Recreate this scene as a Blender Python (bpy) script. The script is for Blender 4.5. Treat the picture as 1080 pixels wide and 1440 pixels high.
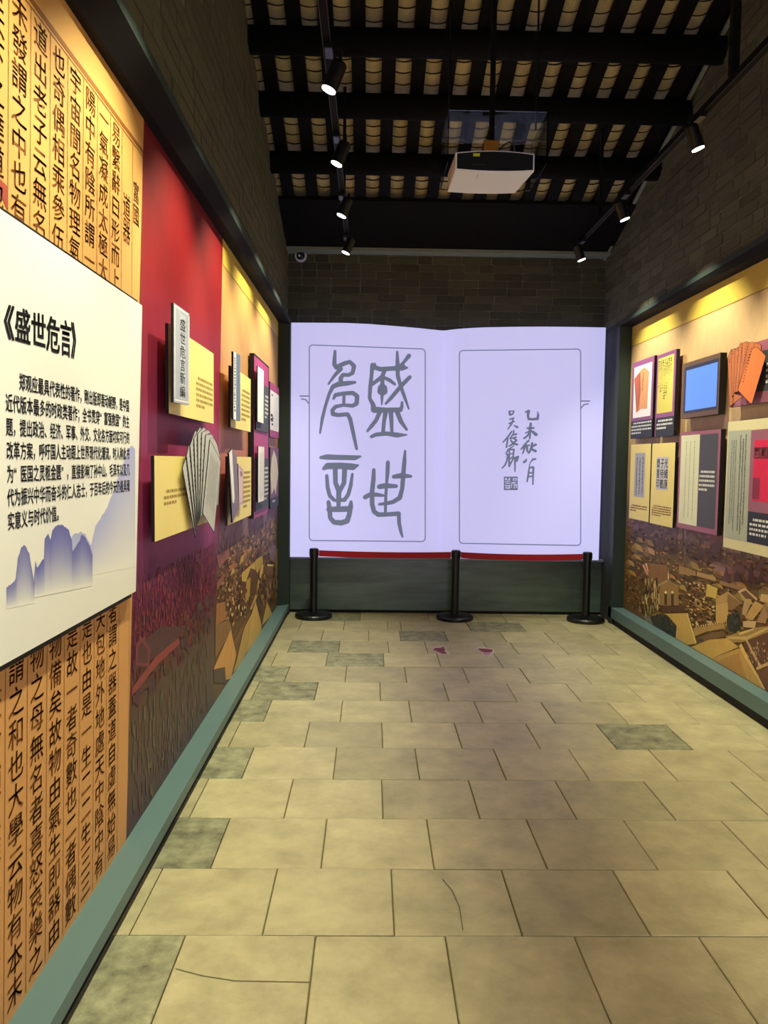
import bpy, math, random
from mathutils import Vector, Matrix
for o in list(bpy.data.objects): bpy.data.objects.remove(o)
SC = bpy.context.scene
COL = SC.collection
random.seed(7)

# ------------------------------------------------------------------ camera
F, EYE = 1100.0, 1.55          # focal length in pixels of the 1080 x 1440 frame, eye height
RIGHT = Vector((0.99976503, -0.01723329, 0.01314938))
UP = Vector((-0.01199776, 0.06530508, 0.99779322))
FWD = Vector((0.01805398, 0.99771652, -0.06508298))
cd = bpy.data.cameras.new('camera'); cam = bpy.data.objects.new('camera', cd); COL.objects.link(cam)
cd.sensor_width = 36; cd.lens = F / 1440 * 36; cd.clip_start = 0.05; cd.clip_end = 60
m = Matrix((RIGHT, UP, -FWD)).transposed().to_4x4(); m.translation = (0, 0, EYE)
cam.matrix_world = m
SC.camera = cam

# ------------------------------------------------------------------ light, exposure
SC.view_settings.view_transform = 'Standard'; SC.view_settings.look = 'None'
SC.view_settings.gamma = 1; SC.view_settings.use_curve_mapping = False
SC.view_settings.exposure = 0.0
WORLD_COL, WORLD_STR = (0.80, 0.80, 0.95), 0.10
SPOT_W = 130.0
SPOT_COL = (1.0, 0.95, 0.68)
w = bpy.data.worlds.new('world'); SC.world = w; w.use_nodes = True
w.node_tree.nodes['Background'].inputs[0].default_value = (*WORLD_COL, 1)
w.node_tree.nodes['Background'].inputs[1].default_value = WORLD_STR
def area_light(name, loc, rot, sx, sy, power, col):
    l = bpy.data.lights.new(name, 'AREA'); l.shape = 'RECTANGLE'; l.size = sx; l.size_y = sy
    l.energy = power; l.color = col
    o = bpy.data.objects.new(name, l); COL.objects.link(o); o.location = loc; o.rotation_euler = rot
    return o
# added fill light behind the camera, set in an unseen entrance
area_light('added_entrance_fill', (0.9, -1.42, 1.15), (math.radians(82), 0, 0), 1.9, 2.1, 62, (0.80, 0.78, 1.0))

# ------------------------------------------------------------------ helpers
def lin(c):
    r = []
    for v in c[:3]:
        v = v / 255
        r.append(v / 12.92 if v <= 0.04045 else ((v + 0.055) / 1.055) ** 2.4)
    return (*r, 1.0)
MATS = {}
def mat(name, rgb, rough=0.6, spec=0.4, metal=0.0, noise=0.0, nscale=20, bump=0.0, bscale=60, rnd=0.0,
        emit=None, estr=0.0, vcol=False, trans=0.0, stretch=None, coat=0.0):
    if name in MATS: return MATS[name]
    mt = bpy.data.materials.new(name); mt.use_nodes = True
    nt = mt.node_tree; N = nt.nodes; L = nt.links; b = N['Principled BSDF']
    b.inputs['Roughness'].default_value = rough; b.inputs['Metallic'].default_value = metal
    b.inputs['Specular IOR Level'].default_value = spec; b.inputs['Coat Weight'].default_value = coat
    b.inputs['Transmission Weight'].default_value = trans
    tc = N.new('ShaderNodeTexCoord'); mp = N.new('ShaderNodeMapping'); L.new(tc.outputs['Object'], mp.inputs[0])
    if stretch: mp.inputs['Scale'].default_value = stretch
    if rnd:      # every brick, tile or slab gets its own stretch of the grain
        oi0 = N.new('ShaderNodeObjectInfo'); mv = N.new('ShaderNodeVectorMath'); mv.operation = 'SCALE'
        mv.inputs[0].default_value = (37.0, 91.0, 53.0); L.new(oi0.outputs['Random'], mv.inputs['Scale']); L.new(mv.outputs[0], mp.inputs['Location'])
    if vcol:
        a = N.new('ShaderNodeAttribute'); a.attribute_name = 'Col'; src = a.outputs['Color']
    else:
        a = N.new('ShaderNodeRGB'); a.outputs[0].default_value = lin(rgb); src = a.outputs[0]
    if noise or rnd:
        hsv = N.new('ShaderNodeHueSaturation'); L.new(src, hsv.inputs['Color'])
        val = N.new('ShaderNodeMath'); val.operation = 'MULTIPLY_ADD'; val.inputs[1].default_value = 2 * noise; val.inputs[2].default_value = 1 - noise
        if noise:
            no = N.new('ShaderNodeTexNoise'); no.inputs['Scale'].default_value = nscale; no.inputs['Detail'].default_value = 6
            no.inputs['Roughness'].default_value = 0.65
            L.new(mp.outputs[0], no.inputs['Vector']); L.new(no.outputs['Fac'], val.inputs[0])
        else: val.inputs[0].default_value = 0.5
        out = val.outputs[0]
        if rnd:
            oi = N.new('ShaderNodeObjectInfo'); ma = N.new('ShaderNodeMath'); ma.operation = 'MULTIPLY_ADD'
            ma.inputs[1].default_value = 2 * rnd; ma.inputs[2].default_value = 1 - rnd
            L.new(oi.outputs['Random'], ma.inputs[0])
            mu = N.new('ShaderNodeMath'); mu.operation = 'MULTIPLY'; L.new(out, mu.inputs[0]); L.new(ma.outputs[0], mu.inputs[1]); out = mu.outputs[0]
        L.new(out, hsv.inputs['Value']); src = hsv.outputs[0]
    L.new(src, b.inputs['Base Color'])
    if bump:
        nb = N.new('ShaderNodeTexNoise'); nb.inputs['Scale'].default_value = bscale; nb.inputs['Detail'].default_value = 8
        L.new(mp.outputs[0], nb.inputs['Vector'])
        bp = N.new('ShaderNodeBump'); bp.inputs['Strength'].default_value = bump; bp.inputs['Distance'].default_value = 0.01
        L.new(nb.outputs['Fac'], bp.inputs['Height']); L.new(bp.outputs[0], b.inputs['Normal'])
    if estr:
        if emit == 'col': L.new(src, b.inputs['Emission Color'])
        else: b.inputs['Emission Color'].default_value = lin(emit)
        b.inputs['Emission Strength'].default_value = estr
    MATS[name] = mt
    return mt

class MB:
    def __init__(s): s.v = []; s.f = []; s.c = []
    def add(s, vs, fs, col=None):
        n = len(s.v); s.v += [tuple(v) for v in vs]
        for f in fs: s.f.append([i + n for i in f]); s.c.append(col)
        return s
    def box(s, x0, x1, y0, y1, z0, z1, col=None):
        vs = [(x, y, z) for z in (z0, z1) for y in (y0, y1) for x in (x0, x1)]
        return s.add(vs, [(0, 2, 3, 1), (4, 5, 7, 6), (0, 1, 5, 4), (2, 6, 7, 3), (0, 4, 6, 2), (1, 3, 7, 5)], col)
    def bbox(s, x0, x1, y0, y1, z0, z1, b=0.003):     # box with a chamfered top and sides
        b = min(b, (x1-x0)/3, (y1-y0)/3, (z1-z0)/3)
        L = []
        for z, i in ((z0, b), (z0 + b, 0), (z1 - b, 0), (z1, b)):
            L.append([(x0+i, y0+i, z), (x1-i, y0+i, z), (x1-i, y1-i, z), (x0+i, y1-i, z)])
        vs = sum(L, []); fs = [(3, 2, 1, 0), (12, 13, 14, 15)]
        for k in range(3):
            for j in range(4):
                a = 4*k + j; c = 4*k + (j+1) % 4
                fs.append((a, c, c+4, a+4))
        return s.add(vs, fs)
    def tube(s, p, q, r, r2=None, n=12, caps=True):
        p = Vector(p); q = Vector(q); r2 = r if r2 is None else r2
        d = (q - p).normalized(); u = d.orthogonal().normalized(); w_ = d.cross(u)
        vs = []
        for c, rr in ((p, r), (q, r2)):
            for i in range(n):
                a = 2*math.pi*i/n; vs.append(c + (u*math.cos(a) + w_*math.sin(a))*rr)
        fs = [(i, (i+1) % n, n+(i+1) % n, n+i) for i in range(n)]
        if caps: fs += [tuple(range(n))[::-1], tuple(range(n, 2*n))]
        return s.add(vs, fs)
    def lathe(s, prof, loc=(0, 0, 0), n=32):
        vs = []; fs = []; lx, ly, lz = loc
        for r, z in prof:
            for i in range(n):
                a = 2*math.pi*i/n; vs.append((lx + r*math.cos(a), ly + r*math.sin(a), lz + z))
        for k in range(len(prof)-1):
            for i in range(n): fs.append((k*n+i, k*n+(i+1) % n, (k+1)*n+(i+1) % n, (k+1)*n+i))
        fs.append(tuple(range(n))[::-1]); fs.append(tuple(range((len(prof)-1)*n, len(prof)*n)))
        return s.add(vs, fs)
    def prism(s, poly, off):      # polygon (3-D) extruded by a vector
        n = len(poly); a = [Vector(p) for p in poly]; b = [p + Vector(off) for p in a]
        return s.add(a + b, [tuple(range(n)), tuple(range(n, 2*n))[::-1]] + [(i, i+n, (i+1) % n + n, (i+1) % n) for i in range(n)])
    def mesh(s, name, mt, smooth=False):
        me = bpy.data.meshes.new(name); me.from_pydata(s.v, [], s.f); me.update()
        if mt: me.materials.append(mt)
        if any(c is not None for c in s.c):
            ca = me.color_attributes.new('Col', 'FLOAT_COLOR', 'CORNER'); k = 0
            for p, c in zip(me.polygons, s.c):
                for j in range(p.loop_total):
                    cc = c if c is not None else (1, 1, 1, 1)
                    if isinstance(cc, list): cc = cc[j]
                    ca.data[p.loop_start + j].color = cc
        if smooth:
            for p in me.polygons: p.use_smooth = True
        return me
    def build(s, name, mt, parent=None, smooth=False):
        o = bpy.data.objects.new(name, s.mesh(name, mt, smooth)); COL.objects.link(o)
        if parent:
            o.parent = parent; o.matrix_parent_inverse = parent.matrix_world.inverted() if False else Matrix.Translation(-Vector(parent.location))
        return o
def fixnorm(o):
    import bmesh
    b = bmesh.new(); b.from_mesh(o.data); bmesh.ops.recalc_face_normals(b, faces=b.faces); b.to_mesh(o.data); b.free()
    return o
def thing(name, label, cat, loc=(0, 0, 0), group=None):
    o = bpy.data.objects.new(name, None); COL.objects.link(o); o.location = loc; o.empty_display_size = 0.05
    return tag(o, label, cat, group)
def tag(o, label=None, cat=None, group=None, kind=None):
    if label: o['label'] = label
    if cat: o['category'] = cat
    if group: o['group'] = group
    if kind: o['kind'] = kind
    return o
def inst(src, name, parent, loc, rot=None, scale=None):
    o = bpy.data.objects.new(name, src); COL.objects.link(o); o.parent = parent
    o.matrix_parent_inverse = Matrix.Translation(-Vector(parent.location)); o.location = loc
    if rot: o.rotation_euler = rot
    if scale: o.scale = scale
    return o
# measuring helpers: where the sight line of a photograph pixel meets a real plane of the room
def ray(px, py): return RIGHT*(px-540) + UP*(720-py) + FWD*F
def onX(p, x): r = ray(*p); t = x / r.x; return Vector((x, r.y*t, EYE + r.z*t))
def onY(p, y): r = ray(*p); t = y / r.y; return Vector((r.x*t, y, EYE + r.z*t))
def onZ(p, z): r = ray(*p); t = (z-EYE) / r.z; return Vector((r.x*t, r.y*t, z))
# ------------------------------------------------------------------ glyphs
GL = {}
def glyph(ch, bold=0.0):
    k = (ch, bold)
    if k not in GL:
        c = bpy.data.curves.new('g', 'FONT'); c.body = ch; c.size = 1; c.offset = bold; c.resolution_u = 2
        o = bpy.data.objects.new('g', c); me = o.to_mesh()
        GL[k] = ([(v.co.x, v.co.y + 0.12) for v in me.vertices], [tuple(p.vertices) for p in me.polygons])
        o.to_mesh_clear(); bpy.data.objects.remove(o); bpy.data.curves.remove(c)
    return GL[k]
def bilin(q, u, v):   # q = TL, TR, BR, BL
    return (q[0]*(1-u) + q[1]*u)*(1-v) + (q[3]*(1-u) + q[2]*u)*v
def put_glyph(mb, ch, q, u0, v0, u1, v1, bold=0.0):
    vs, fs = glyph(ch)
    b = bold*0.9
    for dx, dy in (((-b, -b*.6), (b, -b*.6), (-b, b*.6), (b, b*.6)) if bold > .015 else ((-b, 0), (b, 0)) if bold else ((0, 0),)):
        mb.add([bilin(q, u0 + (u1-u0)*(x+dx), v1 + (v0-v1)*(y+dy)) for x, y in vs], fs)
def hline(mb, s, q, u0, v0, u1, v1, bold=0.0):
    n = len(s)
    for i, ch in enumerate(s):
        if ch != ' ': put_glyph(mb, ch, q, u0 + (u1-u0)*i/n, v0, u0 + (u1-u0)*(i+1)/n, v1, bold)
def vline(mb, s, q, u0, v0, u1, v1, bold=0.0):
    n = len(s)
    for i, ch in enumerate(s):
        if ch != ' ': put_glyph(mb, ch, q, u0, v0 + (v1-v0)*i/n, u1, v0 + (v1-v0)*(i+1)/n, bold)
def marks_h(mb, q, rows, u0, u1, v0, v1, last=0.5):    # print too small to read: rows of short dashes
    for r in range(rows):
        va = v0 + (v1-v0)*(r+0.22)/rows; vb = v0 + (v1-v0)*(r+0.72)/rows
        u = u0 + (0.09*(u1-u0) if r == 0 else 0); end = u1 if r < rows-1 else u0 + (u1-u0)*last
        while u < end:
            wd = random.uniform(0.03, 0.10)*(u1-u0); e = min(u+wd, end)
            mb.add([bilin(q, u, va), bilin(q, e, va), bilin(q, e, vb), bilin(q, u, vb)], [(0, 1, 2, 3)])
            u = e + random.uniform(0.012, 0.03)*(u1-u0)
def marks_v(mb, q, cols, u0, u1, v0, v1, frac=0.5, step=0.02):
    for c in range(cols):
        ua = u0 + (u1-u0)*(c+0.5-frac/2)/cols; ub = u0 + (u1-u0)*(c+0.5+frac/2)/cols
        v = v0 + random.uniform(0, 0.06)*(v1-v0); end = v1 - random.uniform(0, 0.12)*(v1-v0)
        while v < end:
            h = random.uniform(0.5, 1.2)*step
            a = ua + random.uniform(0, .3)*(ub-ua); b = ub - random.uniform(0, .3)*(ub-ua)
            mb.add([bilin(q, a, v), bilin(q, b, v), bilin(q, b, v+h*.8), bilin(q, a, v+h*.8)], [(0, 1, 2, 3)])
            v += h*1.25

# ------------------------------------------------------------------ materials
M_black = mat('black_metal', (26, 28, 27), 0.45, 0.4)
M_satin = mat('satin_black', (14, 15, 15), 0.35, 0.5)
M_frame = mat('dark_green_frame', (40, 54, 48), 0.62, 0.45, noise=0.12, nscale=6)
M_ledge = mat('grey_green_ledge', (94, 122, 120), 0.5, 0.4, noise=0.08, nscale=3)
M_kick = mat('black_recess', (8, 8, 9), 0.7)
M_plinth = mat('dark_slate_plinth', (78, 98, 86), 0.3, 0.6, noise=0.9, nscale=3, stretch=(0.6, 1, 4))  # strong colour noise imitates a mottled sheen
M_plaster = mat('dark_plaster', (52, 50, 44), 0.9)
M_mortar = mat('mortar', (142, 140, 120), 0.95, noise=0.5, nscale=9, bump=0.5)
M_brick = mat('grey_brick', (104, 103, 86), 0.9, noise=0.42, nscale=7, bump=0.7, bscale=45, rnd=0.22)
M_brickL = mat('weathered_brick', (116, 112, 82), 0.95, noise=0.45, nscale=7, bump=1.0, bscale=30, rnd=0.10, stretch=(1, 1, 1))
M_tile = mat('stone_floor_tile', (178, 170, 128), 0.42, 0.45, noise=0.55, nscale=6, bump=0.35, bscale=30, rnd=0.13)
M_tile_dark = mat('stained_floor_tile', (138, 138, 106), 0.5, 0.35, noise=1.3, nscale=12, bump=0.5, bscale=30, rnd=0.1)
M_grout = mat('floor_grout', (106, 100, 72), 0.9, noise=0.3, nscale=12)
M_rafter = mat('black_timber', (9, 8, 8), 0.85, 0.2, noise=0.3, nscale=10, bump=0.4, stretch=(1, .2, 1))
M_purlin = mat('dark_purlin_timber', (10, 9, 8), 0.9, 0.2, noise=0.3, nscale=8, bump=0.4)
M_roof = mat('clay_roof_tile', (206, 186, 138), 0.85, noise=0.28, nscale=14, bump=0.5, bscale=60, rnd=0.16)
M_strip = mat('pale_render_strip', (132, 140, 130), 0.8, noise=0.2)
M_white = mat('white_plastic', (216, 218, 226), 0.4, 0.5)
M_vp = mat('printed_wallpaper', (0, 0, 0), 0.55, 0.3, vcol=True)
M_vpn = mat('printed_mural', (0, 0, 0), 0.55, 0.3, vcol=True, noise=0.22, nscale=14, stretch=(1, 1, .6))
M_ink = mat('black_ink', (22, 22, 22), 0.6)
M_brownink = mat('brown_ink', (138, 84, 30), 0.65)
M_tanink = mat('tan_ink', (168, 140, 70), 0.7)
M_whiteink = mat('white_ink', (225, 228, 225), 0.7)
M_edge = mat('board_edge_black', (16, 12, 14), 0.6)
M_cream = mat('cream_board', (238, 239, 226), 0.5, 0.3)
M_yellow = mat('yellow_board', (246, 226, 132), 0.5, 0.3)
M_paleyellow = mat('pale_yellow_board', (226, 218, 168), 0.5, 0.3)
M_magenta = mat('magenta_board', (176, 62, 118), 0.5, 0.3)
M_plum = mat('dusty_plum_board', (160, 98, 116), 0.5, 0.3)
M_purple = mat('purple_border', (146, 84, 134), 0.5, 0.3)
M_slate = mat('slate_caption', (70, 74, 76), 0.6)
M_darkcap = mat('dark_caption', (44, 46, 54), 0.6)
M_paper = mat('white_paper', (240, 238, 236), 0.6)
M_greenpaper = mat('grey_green_paper', (178, 184, 166), 0.6)
M_greypaper = mat('grey_paper', (196, 198, 192), 0.6, noise=0.08, nscale=14)
M_orangebook = mat('orange_booklet_paper', (190, 110, 64), 0.6, noise=0.1, nscale=12)
M_orangefront = mat('orange_cover', (236, 122, 58), 0.6)

# ------------------------------------------------------------------ floor
XL, XLf, XR, XRf = -0.917, -0.80, 2.465, 2.35     # graphic planes and frame fronts
YB = 7.90
floor = tag(MB().box(-1.1, 2.6, -1.5, 8.3, -0.05, -0.012).build('floor', M_grout), kind='structure')
rowsY = [2.466 + 0.419*k for k in range(13)]
J = {  # joints measured on each course: (pixel x list, pixel y)
 -1: ([260.6, 443.9, 626, 806.9, 981], 1315), 0: ([228, 390, 550, 705, 860.6, 1019.8], 1222),
 1: ([322.6, 459.6, 600, 740, 876, 1013], 1152.5), 2: ([412, 536.7, 658.7, 780, 903.4, 1025.4], 1097),
 3: ([357, 473.6, 583.3, 693, 797.8, 908.9, 1018.5], 1051.5), 4: ([436, 536.7, 638, 737.5, 834.9, 930.8, 1029], 1014.5),
 5: ([382.5, 481.9, 574.4, 665.6, 758, 850.6, 943], 984), 6: ([448, 534, 622.4, 710, 792.4, 874.6, 960], 958),
 7: ([408.5, 488, 568.2, 648.4, 727.3, 806, 885], 935), 8: ([462, 538.8, 612.8, 693, 759.5, 823], 916.5)}
dark_tiles = {(7, -0.75), (8, 0.10), (6, -0.45), (1, -0.75), (5, -0.79), (9, -0.3), (10, 0.55), (11, 1.3), (3, -0.81), (-1, -0.75), (4, 1.45)}
for k in range(-7, 14):
    y0, y1 = 2.466 + 0.419*k - (0.419 if k < 0 else 0.419) + 0, 0
    y1 = 2.466 + 0.419*k if k < 0 else 2.466 + 0.419*k
    y0 = 2.466 + 0.419*(k); y1 = y0 + 0.419
    if k == 12: y1 = YB + 0.02
    if k > 12: continue
    if k in J:
        xs = [onZ((x, J[k][1]), 0).x for x in J[k][0]]
    else:
        xs = [0.06 + random.uniform(-.2, .2) + 0.41*i for i in range(4)]
    while xs[0] > -0.86: xs.insert(0, xs[0] - 0.41)
    while xs[-1] < 2.45: xs.append(xs[-1] + 0.41)
    xs = [min(max(x, -0.86), 2.45) for x in xs]
    for a, b in zip(xs, xs[1:]):
        if b - a < 0.03: continue
        g = 0.0021; dz = random.uniform(-0.0015, 0.0015)
        isd = any(r == k and a <= xx <= b for r, xx in dark_tiles) or (k > 9 and random.random() < .12)
        t = MB().bbox(-(b-a)/2+g, (b-a)/2-g, -(y1-y0)/2+g, (y1-y0)/2-g, -0.03, 0.0, 0.003)
        me = t.mesh('floor_tile', M_tile_dark if isd else M_tile)
        inst(me, 'floor_tile', floor, ((a+b)/2, (y0+y1)/2, dz))
# hairline cracks in two of the near tiles
def ribbon(mb, pts, wd, nrm):
    pts = [Vector(p) for p in pts]
    for a, b in zip(pts, pts[1:]):
        s = (b-a).cross(nrm).normalized()*wd/2
        mb.add([a-s, b-s, b+s, a+s], [(0, 1, 2, 3)])
for pp in ([(622, 1236), (636, 1252), (646, 1275), (651, 1308)], [(247, 1362), (285, 1372), (330, 1379), (436, 1381)]):
    c = MB(); ribbon(c, [onZ(p, 0.0022) for p in pp], 0.0035, Vector((0, 0, 1))); c.build('tile_crack', M_grout, floor)

# ------------------------------------------------------------------ walls
def roofz(y): return 3.68 + 0.326*(8 - y)
wl = tag(MB().add([(-1.05, -1.5, 0), (-1.05, 8.3, 0), (-1.05, 8.3, roofz(8.3)), (-1.05, -1.5, roofz(-1.5)),
                   (-0.93, -1.5, 0), (-0.93, 8.3, 0), (-0.93, 8.3, roofz(8.3)), (-0.93, -1.5, roofz(-1.5))],
                  [(0, 1, 2, 3), (7, 6, 5, 4), (0, 4, 5, 1), (2, 6, 7, 3), (1, 5, 6, 2), (0, 3, 7, 4)]).build('wall_left', M_plaster), kind='structure')
wr = tag(MB().add([(2.48, -1.5, 0), (2.48, 8.3, 0), (2.48, 8.3, roofz(8.3)), (2.48, -1.5, roofz(-1.5)),
                   (2.62, -1.5, 0), (2.62, 8.3, 0), (2.62, 8.3, roofz(8.3)), (2.62, -1.5, roofz(-1.5))],
                  [(0, 1, 2, 3), (7, 6, 5, 4), (0, 4, 5, 1), (2, 6, 7, 3), (1, 5, 6, 2), (0, 3, 7, 4)]).build('wall_right', M_plaster), kind='structure')
wb = tag(MB().box(-1.05, 2.62, 8.10, 8.25, 0, 3.72).build('wall_back', M_mortar), kind='structure')
wf = MB(); wf.box(-1.05, -0.05, -1.55, -1.45, 0, 6.95); wf.box(1.85, 2.62, -1.55, -1.45, 0, 6.95); wf.box(-0.05, 1.85, -1.55, -1.45, 2.25, 6.95)
tag(wf.build('wall_front', M_plaster), kind='structure')
# upper masonry: mortar bed + individual bricks
def sidemasonry(parent, xface, sgn, z0, y0, mt, ymax=8.1, lim=300, bl=0.285, bh=0.078):
    # mortar bed
    top = lambda y: roofz(y) + 0.02
    a, b = (xface - 0.006*sgn, parent_x[parent.name])
    vs = [(x, y, z) for x in (a, b) for (y, z) in ((y0, z0), (ymax, z0), (ymax, top(ymax)), (y0, top(y0)))]
    fixnorm(MB().add(vs, [(0, 1, 2, 3), (7, 6, 5, 4), (0, 4, 5, 1), (2, 6, 7, 3), (1, 5, 6, 2), (0, 3, 7, 4)]).build('mortar_bed', M_mortar, parent))
    bricks = []
    r = 0; z = z0
    while z < roofz(y0):
        y = y0 - random.uniform(0, bl) - (bl/2 if r % 2 else 0)
        while y < ymax:
            L = bl if random.random() < .75 else bl*0.5
            ya, yb = max(y, y0), min(y+L, ymax)
            zt = min(z + bh, roofz(min(yb, ymax)) - 0.0)
            if yb - ya > 0.04 and zt - z > 0.03: bricks.append((ya, yb, z, zt))
            y += L
        z += bh; r += 1
    def vis(b):
        d = Vector((xface, (b[0]+b[1])/2, (b[2]+b[3])/2 - EYE)); f = d.dot(FWD)
        px = 540 + F*d.dot(RIGHT)/f; py = 720 - F*d.dot(UP)/f
        return (-20 < px < 1100 and -20 < py, -f)
    bricks.sort(key=vis, reverse=True)
    unit = MB().bbox(-0.5, 0.5, -0.5, 0.5, -0.5, 0.5, 0.04).mesh('brick', mt)
    rest = MB()
    for i, (ya, yb, za, zb) in enumerate(bricks):
        g = 0.0052; pr = random.uniform(0.0, 0.006)
        cx = xface + sgn*(pr - 0.011)/1.0
        if i < lim:
            inst(unit, 'brick', parent, (cx, (ya+yb)/2, (za+zb)/2), (random.uniform(-.01, .01), 0, random.uniform(-.01, .01)), (0.026, yb-ya-2*g, zb-za-2*g))
        else:
            rest.box(cx-0.013, cx+0.013, ya+g, yb-g, za+g, zb-g)
    tag(rest.build('remaining_bricks', mt, parent), kind='stuff')
parent_x = {'wall_left': -0.93, 'wall_right': 2.48}
sidemasonry(wl, -0.862, 1, 2.93, 1.6, M_brickL)
sidemasonry(wr, 2.385, -1, 2.90, 3.2, M_brick)
# right return wall between the frame end and the back wall
MB().box(2.372, 2.48, 7.57, 8.1, 0, 2.9).build('wall_return', mat('dark_render', (52, 56, 54), 0.8, noise=0.4, nscale=6), wr)
MB().box(-0.93, -0.865, 7.89, 8.1, 0, 2.93).build('wall_return', MATS['dark_render'], wl)
ub = MB().bbox(-0.5, 0.5, -0.5, 0.5, -0.5, 0.5, 0.04).mesh('brick', mat('old_grey_brick', (78, 76, 56), 0.9, noise=0.45, nscale=7, bump=0.7, bscale=45, rnd=0.25))
z = 2.78; r = 0
while z < 3.66:
    x = -0.86 - (0.14 if r % 2 else 0) - random.uniform(0, .06)
    while x < 2.38:
        L = 0.30 if random.random() < .72 else 0.15
        xa, xb = max(x, -0.86), min(x+L, 2.38)
        if xb-xa > 0.04:
            inst(ub, 'brick', wb, ((xa+xb)/2, 8.098 - random.uniform(0, .004), z+0.0385), (0, random.uniform(-.006, .006), 0), (xb-xa-.008, 0.02, 0.069))
        x += L
    z += 0.077; r += 1

# ------------------------------------------------------------------ frames round the graphic walls
def beam(pts0, pts1, name, mt, kind='structure'):
    n = len(pts0)
    o = MB().add(list(pts0) + list(pts1), [tuple(range(n)), tuple(range(n, 2*n))[::-1]] + [(i, i+n, (i+1) % n + n, (i+1) % n) for i in range(n)]).build(name, mt)
    fixnorm(o); tag(o, kind=kind)
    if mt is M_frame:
        o.data.materials.append(mat('shaded_soffit', (17, 15, 15), .85, .2))  # underside shade put into the colour of the downward faces
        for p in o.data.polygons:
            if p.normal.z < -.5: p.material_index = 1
    return o
def L_sec(y): d = 0.0143*(7.4-y); return [(-0.93, y, 2.893), (XLf, y, 2.886+d), (XLf, y, 2.93+d), (-0.93, y, 2.94+d)]
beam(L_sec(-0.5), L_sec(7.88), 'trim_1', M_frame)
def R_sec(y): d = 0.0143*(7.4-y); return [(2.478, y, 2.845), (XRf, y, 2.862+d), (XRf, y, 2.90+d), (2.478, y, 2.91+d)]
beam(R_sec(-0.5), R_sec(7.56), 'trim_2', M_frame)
tag(MB().box(-0.93, XLf, 7.77, 7.88, 0.0, 2.90).build('trim_3', M_frame), kind='structure')
tag(MB().box(XRf, 2.478, 7.47, 7.565, 0.0, 2.87).build('trim_4', M_frame), kind='structure')
bl = tag(MB().add([(-0.93, -0.5, 0.088), (XLf, -0.5, 0.105), (XLf, -0.5, 0.055), (-0.93, -0.5, 0.055), (-0.93, 7.80, 0.088), (XLf, 7.80, 0.105), (XLf, 7.80, 0.055), (-0.93, 7.80, 0.055)],
        [(0, 1, 2, 3), (7, 6, 5, 4), (0, 4, 5, 1), (1, 5, 6, 2), (2, 6, 7, 3), (0, 3, 7, 4)]).build('baseboard_left', M_ledge), kind='structure'); fixnorm(bl)
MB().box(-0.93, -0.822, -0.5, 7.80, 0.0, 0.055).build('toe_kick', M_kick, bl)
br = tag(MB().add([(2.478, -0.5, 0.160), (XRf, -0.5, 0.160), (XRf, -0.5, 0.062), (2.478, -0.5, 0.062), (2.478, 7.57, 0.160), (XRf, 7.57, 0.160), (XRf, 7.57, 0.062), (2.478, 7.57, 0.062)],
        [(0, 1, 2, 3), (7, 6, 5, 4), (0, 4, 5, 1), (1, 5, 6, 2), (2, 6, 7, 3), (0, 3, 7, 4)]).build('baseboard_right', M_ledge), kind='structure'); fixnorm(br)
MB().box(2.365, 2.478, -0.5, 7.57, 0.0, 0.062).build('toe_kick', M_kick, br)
# pale render line under the eaves and up the right verge
tag(MB().box(-0.86, 2.372, 7.93, 8.095, 3.633, 3.664).build('trim_5', M_strip), kind='structure')
def verge(x0, x1, name):
    beam([(x0, 3.2, roofz(3.2)-.035), (x1, 3.2, roofz(3.2)-.035), (x1, 3.2, roofz(3.2)-.015), (x0, 3.2, roofz(3.2)-.015)],
         [(x0, 8.09, roofz(8.09)-.035), (x1, 8.09, roofz(8.09)-.035), (x1, 8.09, roofz(8.09)-.015), (x0, 8.09, roofz(8.09)-.015)], name, M_strip)
verge(2.345, 2.373, 'trim_6')

# ------------------------------------------------------------------ tiled roof
ceil = MB().add([(-1.05, -1.5, roofz(-1.5)+.16), (2.62, -1.5, roofz(-1.5)+.16), (2.62, 8.3, roofz(8.3)+.16), (-1.05, 8.3, roofz(8.3)+.16),
                 (-1.05, -1.5, roofz(-1.5)+.2), (2.62, -1.5, roofz(-1.5)+.2), (2.62, 8.3, roofz(8.3)+.2), (-1.05, 8.3, roofz(8.3)+.2)],
                [(0, 1, 2, 3), (7, 6, 5, 4), (0, 4, 5, 1), (1, 5, 6, 2), (2, 6, 7, 3), (3, 7, 4, 0)]).build('ceiling', M_rafter)
tag(ceil, kind='structure')
colx = [-0.66 + 0.2165*i for i in range(-1, 15)]
sl = math.atan(0.326)
RZ = 0.045   # tiles lie this far over the rafter plane
for x in [c + 0.108 for c in colx] + [colx[0]-.108]:
    if x > 2.37 or x < -.86: continue
    hw = 0.05
    p = MB()
    y0, y1 = 2.6, 8.09
    p.add([(x-hw, y0, roofz(y0)-.02), (x+hw, y0, roofz(y0)-.02), (x+hw, y0, roofz(y0)+.035), (x-hw, y0, roofz(y0)+.035),
           (x-hw, y1, roofz(y1)-.02), (x+hw, y1, roofz(y1)-.02), (x+hw, y1, roofz(y1)+.035), (x-hw, y1, roofz(y1)+.035)],
          [(0, 1, 2, 3), (7, 6, 5, 4), (0, 4, 5, 1), (1, 5, 6, 2), (2, 6, 7, 3), (3, 7, 4, 0)])
    fixnorm(p.build('rafter', M_rafter, ceil))
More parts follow.
